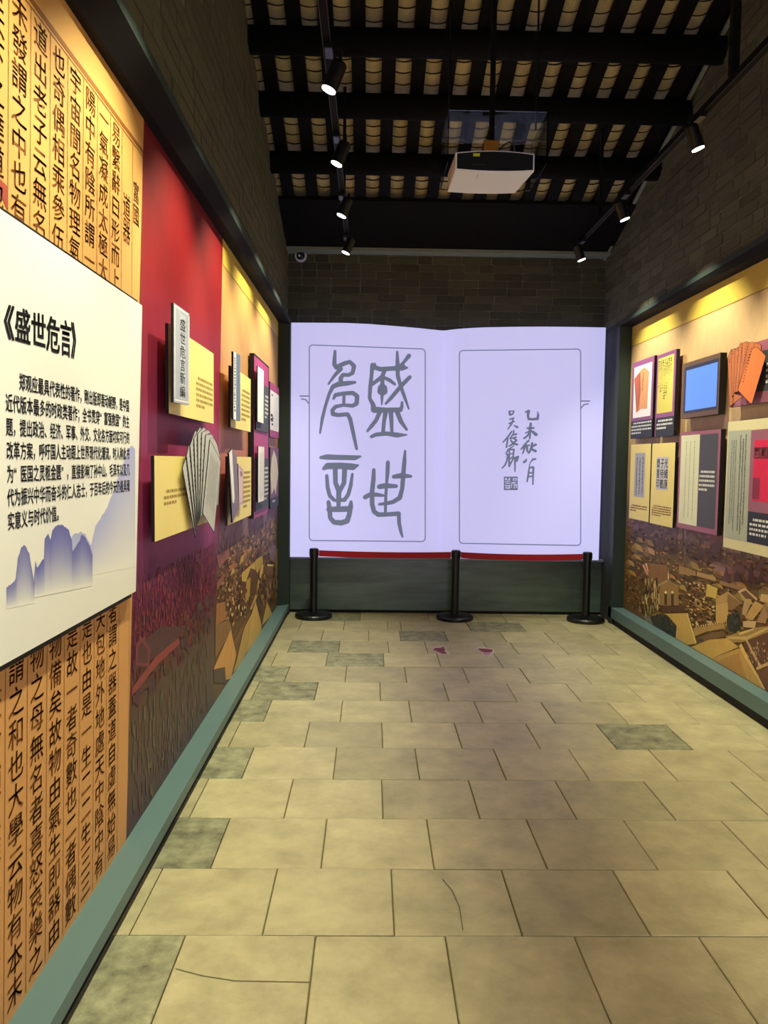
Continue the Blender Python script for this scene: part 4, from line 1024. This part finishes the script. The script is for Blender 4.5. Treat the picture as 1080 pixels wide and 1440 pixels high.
c = MB(); marks_h(c, S(q, .0013), 1, .2, .9, .86, .93); c.build('caption_text', M_whiteink, tf2)
c = MB(); c.add(side_quad([(385, 632.5), (389, 644), (391.3, 665), (389, 684), (387.5, 696), (385.8, 686), (381.9, 696), (380.3, 668), (382, 645)], XF+.0009), [tuple(range(9))]); c.build('booklet_picture', mat('cream_print', (226, 216, 186), .6), tf2)

# ------------------------------------------------------------------ right wall boards
XB_ = 2.40
def rb(name, label, pts, th, mt, cat='display board', group=None, x=XB_): 
    q = pxq(pts, x); return board(name, label, cat, q, th, mt, GRp, group), q
def flatr(parent, q, name, mt, lift=.0007, poly=None):
    f_ = S(q, -lift); c = MB()
    pts = poly or [(0, 0), (1, 0), (1, 1), (0, 1)]
    c.add([bilin(f_, u, v) for u, v in pts][::-1], [tuple(range(len(pts)))]); return c.build(name, mt, parent)
def subr(q, pts):  # quad given by pixels, on the face of q
    return rectify([onX(p, q[0].x) for p in pts])
t, q = rb('framed_booklet_board', 'purple-edged board with a picture of an orange booklet on white, beside right corner post', [(889.5, 511.2), (920, 499.8), (916.9, 615.5), (886.8, 616)], .03, M_purple)
w_ = subr(q, [(892.2, 517.1), (917, 509), (915.2, 584.8), (890.1, 588)]); flatr(t, w_, 'white_mount', mat('bright_white_print', (252, 248, 250), .5))
flatr(t, w_, 'booklet_picture', mat('peach_booklet_print', (232, 164, 110), .6), .0014, [(.02, .22), (.4, .08), (.6, .06), (.85, .16), (.8, .86), (.45, .84), (.2, .9)])
flatr(t, w_, 'booklet_spine_picture', mat('rust_booklet_print', (196, 104, 78), .6), .0018, [(.02, .22), (.36, .12), (.42, .5), (.3, .86), (.2, .9)])
c = MB(); marks_v(c, S(w_, -.0024), 2, .25, .62, .14, .5, .3, .03); marks_v(c, S(w_, -.0024), 1, .3, .4, .5, .85, .4, .03); c.build('booklet_lettering', M_brownink, t)
cp = subr(q, [(887.7, 592.8), (917, 589.4), (916.9, 615.5), (886.8, 616)]); flatr(t, cp, 'caption_panel', M_darkcap)
c = MB(); marks_h(c, S(cp, -.0013), 4, .04, .96, .04, .80); c.build('caption_text', M_whiteink, t)
t, q = rb('framed_page_board', 'purple-edged board with a yellow handwritten page, left of the blue screen', [(923.8, 499.9), (950.9, 491.4), (947.3, 612.8), (921.1, 614.2)], .03, M_purple)
w_ = subr(q, [(926, 504.9), (948.2, 497.2), (945.5, 578.9), (923.8, 581.6)]); flatr(t, w_, 'yellow_page', mat('yellow_page_print', (214, 202, 96), .6))
c = MB()
for col in range(7):
    u = .08 + col*.125; v = .06; end = random.uniform(.5, .85) if col < 5 else .45
    while v < end:
        s = random.uniform(.018, .034)
        c.add([bilin(S(w_, -.0014), u+s*2*math.cos(a+v*9), v+s*.55*math.sin(a+v*5)) for a in (0, 1.5, 3, 4.4)], [(3, 2, 1, 0)]); v += random.uniform(.03, .055)
c.build('handwriting', mat('olive_ink', (84, 76, 26), .7), t)
cp = subr(q, [(923, 587.8), (948.3, 585), (947.3, 612.8), (921.1, 614.2)]); flatr(t, cp, 'caption_panel', M_darkcap)
c = MB(); marks_h(c, S(cp, -.0013), 3, .06, .92, .08, .66, .6); c.build('caption_text', M_whiteink, t)
t, q = rb('yellow_picture_board', 'yellow board with a grey rubbing picture, lower row beside right corner post', [(887.5, 625.2), (915.2, 623.8), (912.6, 734.4), (884.4, 728.3)], .02, M_yellow, group='lower yellow boards')
w_ = subr(q, [(893.2, 636.4), (907.3, 637.6), (906, 699.6), (891.6, 698.2)]); flatr(t, w_, 'rubbing_picture', mat('grey_rubbing_print', (178, 180, 186), .6, noise=.3, nscale=40))
c = MB(); marks_v(c, S(w_, -.0014), 3, .08, .95, .08, .95, .4, .04); c.build('rubbing_marks', mat('charcoal_ink', (66, 66, 76), .7), t)
c = MB(); marks_h(c, S(q, -.0008), 3, .06, .9, .80, .90, .35); c.build('caption_text', M_brownink, t)
t, q = rb('yellow_calligraphy_board', 'yellow board with black brush calligraphy on a pale sheet, lower row', [(917, 623.8), (949.6, 622.4), (946, 742), (914, 735.8)], .02, M_yellow, group='lower yellow boards')
w_ = subr(q, [(923.6, 643.1), (939.9, 642.1), (939, 691), (922.1, 687)]); flatr(t, w_, 'calligraphy_sheet', mat('pale_blue_sheet', (206, 208, 214), .6))
c = MB(); f_ = S(w_, -.0014)
for i, s in enumerate(('齋重印', '子待鶴', '光緒庚')): vline(c, s, f_, .02+.33*i, .03, .33+.33*i, .97, .012)
c.build('calligraphy', mat('navy_ink', (40, 42, 70), .6), t)
c = MB(); marks_h(c, S(q, -.0008), 5, .08, .92, .76, .90, .5); c.build('caption_text', M_brownink, t)
# wall screen
xs_ = 2.40
q = pxq([(960.2, 511.8), (1012.8, 496.1), (1010.3, 583.1), (957.8, 588.1)], xs_)
t = board('wall_screen', 'small wall-mounted monitor with brown frame showing a plain blue image', 'monitor', q, .045, mat('bronze_bezel', (112, 84, 52), .45, metal=.2), GRp)
inn = subr(q, [(962.6, 517), (1010.3, 504), (1009.2, 575.5), (961.5, 581)]); flatr(t, inn, 'inner_bezel', mat('navy_bezel', (26, 32, 52), .3), .0007)
scq = subr(q, [(965.3, 520.9), (1009.3, 509.7), (1007.7, 571.9), (963.9, 577.6)]); flatr(t, scq, 'screen_image', mat('blue_screen', (60, 90, 150), .4, emit=(98, 150, 236), estr=0.85), .0014)
# plum board with page
t, q = rb('plum_page_board', 'plum-edged board with a cream text page and dark caption, under the blue screen', [(955.7, 609.5), (1013.8, 602), (1008.3, 752.1), (951.7, 742)], .035, M_plum)
w_ = subr(q, [(957.8, 612.6), (983.9, 611), (980.2, 739.5), (954.7, 735.8)]); flatr(t, w_, 'cream_page', mat('cream_page_print', (228, 230, 196), .6))
c = MB(); marks_v(c, S(w_, -.0014), 3, .2, .85, .05, .95, .12, .022); c.build('page_print', mat('grey_brown_ink', (120, 110, 96), .7), t)
w2 = subr(q, [(984.3, 611), (1009.7, 609.5), (1005.7, 744.6), (980.6, 740)]); flatr(t, w2, 'caption_panel', mat('charcoal_caption', (78, 76, 84), .6))
c = MB(); marks_h(c, S(w2, -.0014), 5, .04, .90, .38, .62, .55); c.build('caption_text', M_whiteink, t)
# upper right board with orange fan
q = pxq([(1028, 490), (1080, 476), (1080, 565), (1026.5, 573)], XB_); zt_, zb_ = q[0].z, q[3].z
ynear = 4.15
q = [Vector((XB_, q[0].y, onX((1080, 476), XB_).z)), Vector((XB_, ynear, onX((1080, 476), XB_).z)), Vector((XB_, ynear, onX((1080, 565), XB_).z)), Vector((XB_, q[0].y, onX((1080, 565), XB_).z))]
t = board('plum_caption_board', 'dusty plum board with dark caption behind the orange fanned booklet', 'display board', q, .02, M_plum, GRp)
w2 = rectify([onX(p, XB_) for p in ((1050, 500), (1080, 491), (1080, 550), (1050, 553))]); w2[1].y = w2[2].y = ynear + .03; flatr(t, w2, 'caption_panel', M_slate)
c = MB(); marks_h(c, S(w2, -.0014), 5, .30, .9, .16, .86); c.build('caption_text', M_whiteink, t)
lv = [[(240, 450), (290, 320), (335, 400), (330, 960), (310, 1115), (262, 1150)],
      [(292, 330), (345, 310), (350, 500), (328, 975), (300, 1010)],
      [(345, 330), (402, 280), (395, 500), (345, 942), (322, 970)],
      [(402, 285), (432, 222), (462, 232), (440, 520), (385, 935), (345, 942)],
      [(455, 245), (500, 208), (545, 215), (500, 520), (410, 830), (385, 905)],
      [(545, 225), (600, 212), (660, 240), (600, 520), (470, 880), (408, 820)],
      [(640, 215), (722, 258), (720, 380), (620, 700), (440, 860), (560, 420)],
      [(330, 960), (460, 1000), (312, 1115)],
      [(600, 310), (650, 285), (740, 362), (790, 420), (590, 1105), (560, 1095), (385, 910), (500, 560)]]
to = fan('orange_fanned_booklet', 'orange fanned-out folding booklet overlapping the plum caption board', 2.390, lv, (10.29, 1000, 460), M_orangebook, stepx=.0035, mats=[None]*8 + [M_orangefront], anchor=onX((1048, 530), 2.39), line=mat('dark_brown_fold', (84, 40, 20), .7))
c = MB()
for k, (x0, y0, x1, y1) in enumerate(((268, 470, 272, 530), (310, 345, 314, 420), (383, 300, 386, 360), (440, 255, 432, 540), (520, 240, 470, 560), (585, 310, 530, 560), (560, 400, 455, 830))):
    n = max(2, int((y1-y0)/40))
    for i in range(n):
        x = x0+(x1-x0)*i/n; y = y0+(y1-y0)*i/n; s = 9
        c.add(side_quad(at(10.29, 1000, 460, [(x-s, y-s), (x+s, y-s*.6), (x+s*.7, y+s), (x-s, y+s*1.2)]), 2.390 - .0035*8 - .0007), [(3, 2, 1, 0)])
c.build('leaf_lettering', mat('brown_print', (120, 60, 30), .7), to)
# big pale board with red book
q0 = pxq([(1023.4, 593.2), (1080, 587.7), (1080, 783.7), (1017.3, 769.4)], XB_); yn = 4.36
q = [Vector((XB_, q0[0].y, q0[0].z)), Vector((XB_, yn, q0[0].z)), Vector((XB_, yn, q0[3].z)), Vector((XB_, q0[0].y, q0[3].z))]
t = board('pale_yellow_board', 'large pale yellow board with a red book picture at the right edge of the picture', 'display board', q, .03, M_paleyellow, GRp, edge=M_paleyellow)
w_ = subr(q, [(1022.9, 605.6), (1056.3, 604.9), (1050, 761.8), (1020.8, 756)]); flatr(t, w_, 'text_page', M_greenpaper)
c = MB(); f_ = S(w_, -.0014); marks_v(c, f_, 3, .14, .42, .04, .95, .45, .014); marks_v(c, f_, 3, .52, .86, .04, .95, .6, .014); c.build('page_print', mat('grey_ink2', (92, 94, 88), .7), t)
def ext(pts, yn_): r_ = subr(q, pts); r_[1].y = r_[2].y = yn_; return r_
w3 = ext([(1056.3, 604.9), (1080, 603), (1080, 724), (1052.2, 719.4)], yn+.06); flatr(t, w3, 'plum_ground', M_plum)
w4 = ext([(1061, 619.4), (1080, 618), (1080, 706), (1058.3, 704)], 4.60); flatr(t, w4, 'red_book_picture', mat('vivid_red_print', (226, 30, 74), .6), .0014)
w5 = [bilin(w4, 0, .12), bilin(w4, 1, .12), bilin(w4, 1, .30), bilin(w4, 0, .30)]; flatr(t, w5, 'title_band', mat('dark_wine_print', (104, 20, 30), .6), .0021)
c = MB(); hline(c, '國情行', S(w5, -.0028), .02, .08, .78, .92, .012); c.build('title_lettering', mat('pink_print', (226, 120, 130), .6), t)
c = MB(); c.add(sub(S(w4, -.0021), .0, .62, .32, .97)[::-1], [(0, 1, 2, 3)]); c.build('picture_patch_print', mat('wine_print', (140, 44, 66), .6), t)  # wine-coloured patch at the lower left of the printed book
w6 = ext([(1052.2, 719.4), (1080, 722), (1080, 768), (1050, 761.8)], yn+.06); flatr(t, w6, 'caption_panel', M_darkcap, .0009)
c = MB(); marks_h(c, S(w6, -.0016), 4, .06, .95, .18, .80); c.build('caption_text', M_whiteink, t)

# ------------------------------------------------------------------ track lighting
M_lens = mat('lamp_lens', (255, 255, 250), .3, emit=(255, 253, 245), estr=9.0)
M_led = M_lens
def track(label, x, y0, y1, z, hang):
    t = thing('lighting_track', label, 'light track', (x, (y0+y1)/2, z), 'ceiling light tracks')
    MB().box(x-.018, x+.018, y0, y1, z-.018, z+.018).build('track_body', mat('matt_black_track', (9, 9, 10), .75, .15), t)
    c = MB(); c.box(x-.019, x-.0165, y0, y1, z-.0215, z-.018); c.box(x+.0165, x+.019, y0, y1, z-.0215, z-.018); c.build('track_lip', mat('lip_highlight_grey', (62, 64, 68), .5, metal=.3), t)  # thin grey strips imitate highlights along the lower edges
    for hy, hw in hang: MB().box(x-hw, x+hw, hy-hw, hy+hw, z+.018, roofz(hy)-.02).build('hanger_rod', M_satin, t)
    MB().bbox(x-.024, x+.024, y1-.02, y1+.05, z-.022, z+.022).build('end_cap', M_satin, t)
track('left ceiling light track hanging near the left brick wall', -0.222, 0.6, 7.05, 3.46, [(2.2, .012), (6.0, .012)])
track('right ceiling light track hanging near the right brick wall', 1.806, 0.6, 7.05, 3.49, [(4.05, .02), (6.35, .012)])
MB().box(-0.2, -0.19, 5.5, 5.51, 3.5, 3.52)
lampmesh = {}
def spotlight(x, y, z, tilt_x, label, zt, yaw=0.0):
    # lens centre at (x, y, z); body leans so that the light goes towards the wall
    ax = Vector((tilt_x, yaw, -1)).normalized()       # aim
    t = thing('track_spotlight', label, 'spotlight', (x, y, zt), 'black track spotlights')
    C = Vector((x, y, z)); top = C - ax*0.135
    b = MB().tube(C - ax*0.004, C - ax*0.125, 0.037, 0.037, 24); b.tube(C - ax*.125, top, .037, .030, 24)
    b.build('lamp_body', M_satin, t)
    MB().tube(C - ax*.005, C + ax*.001, 0.033, 0.033, 24).build('lamp_lens', M_led, t)
    br = MB(); xt = t.location.x
    br.box(top.x-.008, top.x+.008, top.y-.02, top.y+.02, min(top.z-.01, zt-.03), zt-.022); br.build('bracket', M_satin, t)
    MB().bbox(t.location.x-.02, t.location.x+.02, y-.05, y+.05, zt-.05, zt-.022).build('track_adapter', M_satin, t)
    l = bpy.data.lights.new('spot_beam', 'SPOT'); l.energy = SPOT_W; l.color = SPOT_COL; l.spot_size = math.radians(88); l.spot_blend = 0.7; l.shadow_soft_size = 0.016
    o = bpy.data.objects.new('spot_beam', l); COL.objects.link(o); o.parent = t; o.matrix_parent_inverse = Matrix.Translation(-t.location)
    o.location = C + ax*0.02; o.rotation_euler = (-ax).to_track_quat('Z', 'Y').to_euler()
names = ['nearest', 'second', 'third', 'farthest']
for i, (y, p) in enumerate(((3.72, (462, 127)), (4.69, (473, 231)), (5.70, (480, 304)), (6.72, (486, 356)))):
    P = onY(p, y); spotlight(P.x, y, P.z, -0.42, f'{names[i]} of the four black spotlights on the left track', 3.46)
for i, (y, p) in enumerate(((4.40, (982, 210)), (5.65, (879, 309)), (6.82, (818, 366)))):
    P = onY(p, y); spotlight(P.x, y, P.z, 0.38, f'{["nearest", "middle", "farthest"][i]} of the three black spotlights on the right track', 3.49)
for y in (0.8, 1.75, 2.72): spotlight(-0.25, y, 3.27, -0.42, 'black spotlight on the left track overhead, ' + {0.8: 'first after the entrance', 1.75: 'second after the entrance', 2.72: 'third after the entrance'}[y], 3.46)
for y in (0.9, 2.0, 3.2): spotlight(1.84, y, 3.28, 0.38, 'black spotlight on the right track overhead, ' + {0.9: 'first after the entrance', 2.0: 'second after the entrance', 3.2: 'third after the entrance'}[y], 3.49)

# ------------------------------------------------------------------ projector in its clear box
yp = 3.83
pj = thing('projector', 'white ceiling projector with black rear panel seen from below', 'projector', (0.578, 3.97, 2.93))
x0, x1, z0, z1 = 0.388, 0.768, 2.942, 3.025
b = MB()
n = 14; prof = []
for i in range(n+1):
    u = i/n; x = x0+(x1-x0)*u; bow = 0.012*(1-(2*u-1)**2); prof.append((x, bow, u))
vs = []
for x, bow, u in prof:
    xb = x0 - .012 + (x1-x0-.035)*u
    vs += [(x, yp, z0-bow*.6), (x, yp, z1+bow), (xb, yp+.25, z1+bow-.01), (xb, yp+.25, z0-.02-bow*.5)]
fs = []
for i in range(n):
    a = 4*i; c_ = a+4
    fs += [(a, c_, c_+1, a+1), (a+1, c_+1, c_+2, a+2), (a+2, c_+2, c_+3, a+3), (a+3, c_+3, c_, a)]
fs += [(0, 1, 2, 3), (4*n+3, 4*n+2, 4*n+1, 4*n)]
o = b.add(vs, fs).build('casing', M_white, pj); fixnorm(o)
bv = o.modifiers.new('bevel', 'BEVEL'); bv.width = .004; bv.segments = 2
vs = []
for i in range(n+1):
    x, bow, u = prof[i]; x = x0+.008+(x1-x0-.016)*u
    vs += [(x, yp-.003, z0+.006-bow*.6), (x, yp-.003, z1-.007+bow), ]
MB().add(vs, [(2*i, 2*i+2, 2*i+3, 2*i+1) for i in range(n)]).build('rear_panel', mat('gloss_black_panel', (10, 11, 12), .5, .3), pj)
MB().box(0.472, 0.504, yp-.0045, yp-.003, 3.006, 3.020).build('warning_label', mat('yellow_label', (180, 190, 40), .5), pj)
c = MB()
for k in range(8): c.box(0.47+.008*k, 0.474+.008*k, yp-.0045, yp-.003, 2.965, 2.972)
c.build('vent_slots', mat('vent_grey', (40, 42, 44), .5), pj)
c = MB(); c.box(0.50, 0.502, yp+.02, yp+.2, 2.9300, 2.9325); c.build('seam', mat('seam_grey', (150, 146, 142), .6), pj)
c = MB(); c.tube((0.66, yp+.262, 2.985), (0.66, yp+.30, 2.985), .032, .03, 24); c.build('projection_lens', M_satin, pj)
c = MB(); c.tube((0.578, yp+.13, 3.02), (0.578, yp+.13, roofz(yp+.13)-.02), .014, n=16); c.build('mounting_pole', M_satin, pj)
MB().bbox(0.535, 0.605, yp+.08, yp+.16, 3.035, 3.12).build('mounting_bracket', mat('amber_metal', (176, 120, 40), .4, metal=.5), pj)
c = MB(); pts = [Vector((0.60, yp+.02, 3.045)), Vector((0.625, yp+.03, 3.075)), Vector((0.65, yp+.03, 3.09)), Vector((0.675, yp+.04, 3.075)), Vector((0.68, yp+.05, 3.045))]
for a, b_ in zip(pts, pts[1:]): c.tube(a, b_, .004, n=8)
c.build('cable', M_satin, pj)
for (xa, xb, nm) in ((0.425, 0.50, 0), (0.60, 0.69, 1)):
    o = MB().lathe([((xb-xa)/2*.7, 0), ((xb-xa)/2, .008), ((xb-xa)/2, .03), ((xb-xa)/2*.7, .045)], ((xa+xb)/2, yp+.2, 3.035), 20).build('white_disc', M_white, pj)  # two plain white discs above the casing
M_glass = mat('clear_acrylic', (245, 250, 250), .04, .5, trans=1.0)
M_glass.node_tree.nodes['Principled BSDF'].inputs['IOR'].default_value = 1.06
gb = thing('acrylic_cover', 'clear acrylic box open at the bottom around the white projector', 'cover', (0.58, 3.9, 2.95))
gx0, gx1, gy0, gy1, gz0, gz1 = 0.345, 0.815, 3.77, 4.15, 2.96, 3.19
T = .004
for bx in ((gx0, gx1, gy0, gy0+T, gz0+.10, gz1), (gx0, gx1, gy1-T, gy1, gz0, gz1), (gx0, gx0+T, gy0+T, gy1-T, gz0, gz1), (gx1-T, gx1, gy0+T, gy1-T, gz0, gz1)):
    MB().box(*bx).build('acrylic_side', M_glass, gb)
MB().box(gx0, 0.56, gy0, gy1, gz1, gz1+T).build('acrylic_top', M_glass, gb); MB().box(0.596, gx1, gy0, gy1, gz1, gz1+T).build('acrylic_top', M_glass, gb)
MB().box(.56, .596, gy0, 3.94, gz1, gz1+T).build('acrylic_top', M_glass, gb)
for k in ((gx0+.02), (gx1-.02)): 
    MB().box(k-.004, k+.004, 3.955, 3.963, gz1, roofz(3.96)-.02).build('hanging_rod', M_satin, gb)
for o in bpy.data.objects:
    n_ = o.name.split('.')[0]
    if o.parent and o.type == 'MESH' and (n_.endswith(('_text', '_print', '_lettering', '_marks', 'text_line', 'handwriting', 'text_column', 'ruled_lines', 'seal_carving', 'vent_slots', 'calligraphy', 'standoff', 'border', 'heading', 'calligraphy_character')) ): o['kind'] = 'stuff'

# prints and fittings belong to the part that carries them
bpy.context.view_layer.update()
def yz(o):
    P = [o.matrix_world @ v.co for v in o.data.vertices]
    return [min(p.x for p in P), max(p.x for p in P), min(p.y for p in P), max(p.y for p in P), min(p.z for p in P), max(p.z for p in P)]
fix = {'lamp_lens': 'lamp_body', 'warning_label': 'rear_panel', 'vent_slots': 'rear_panel', 'seam': 'casing', 'projection_lens': 'casing', 'lens': 'dome', 'belt_slot': 'belt_head'}
carry = ('caption_panel', 'caption_strip', 'page', 'cream_page', 'yellow_page', 'text_page', 'white_sheet', 'rubbing_picture', 'calligraphy_sheet', 'booklet_picture', 'title_band', 'title_strip', 'spine_strip', 'left_page', 'right_page')
kids = {}
for o in bpy.data.objects:
    if o.parent and o.type == 'MESH': kids.setdefault(o.parent.name, []).append(o)
for pn, L in kids.items():
    base_ = lambda o: o.name.split('.')[0]
    for o in L:
        tgt = None
        if base_(o) in fix:
            c_ = [q for q in L if base_(q) == fix[base_(o)]]; tgt = c_[0] if c_ else None
        elif o.get('kind') == 'stuff' or base_(o) in ('seal_stamp', 'corner_tab'):
            a = yz(o); cy, cz = (a[2]+a[3])/2, (a[4]+a[5])/2; cx = (a[0]+a[1])/2; best = 9
            for q in L:
                if base_(q) in carry and q is not o:
                    b = yz(q)
                    side = pn.startswith('book_screen')
                    ins = (b[0] <= cx <= b[1]) if side else (b[2] <= cy <= b[3])
                    if ins and b[4] <= cz <= b[5]:
                        ar = (b[3]-b[2]+b[1]-b[0])*(b[5]-b[4])
                        if ar < best: best, tgt = ar, q
        if tgt is not None:
            w_m = o.matrix_world.copy(); o.parent = tgt; o.matrix_parent_inverse = tgt.matrix_world.inverted(); o.matrix_basis = w_m
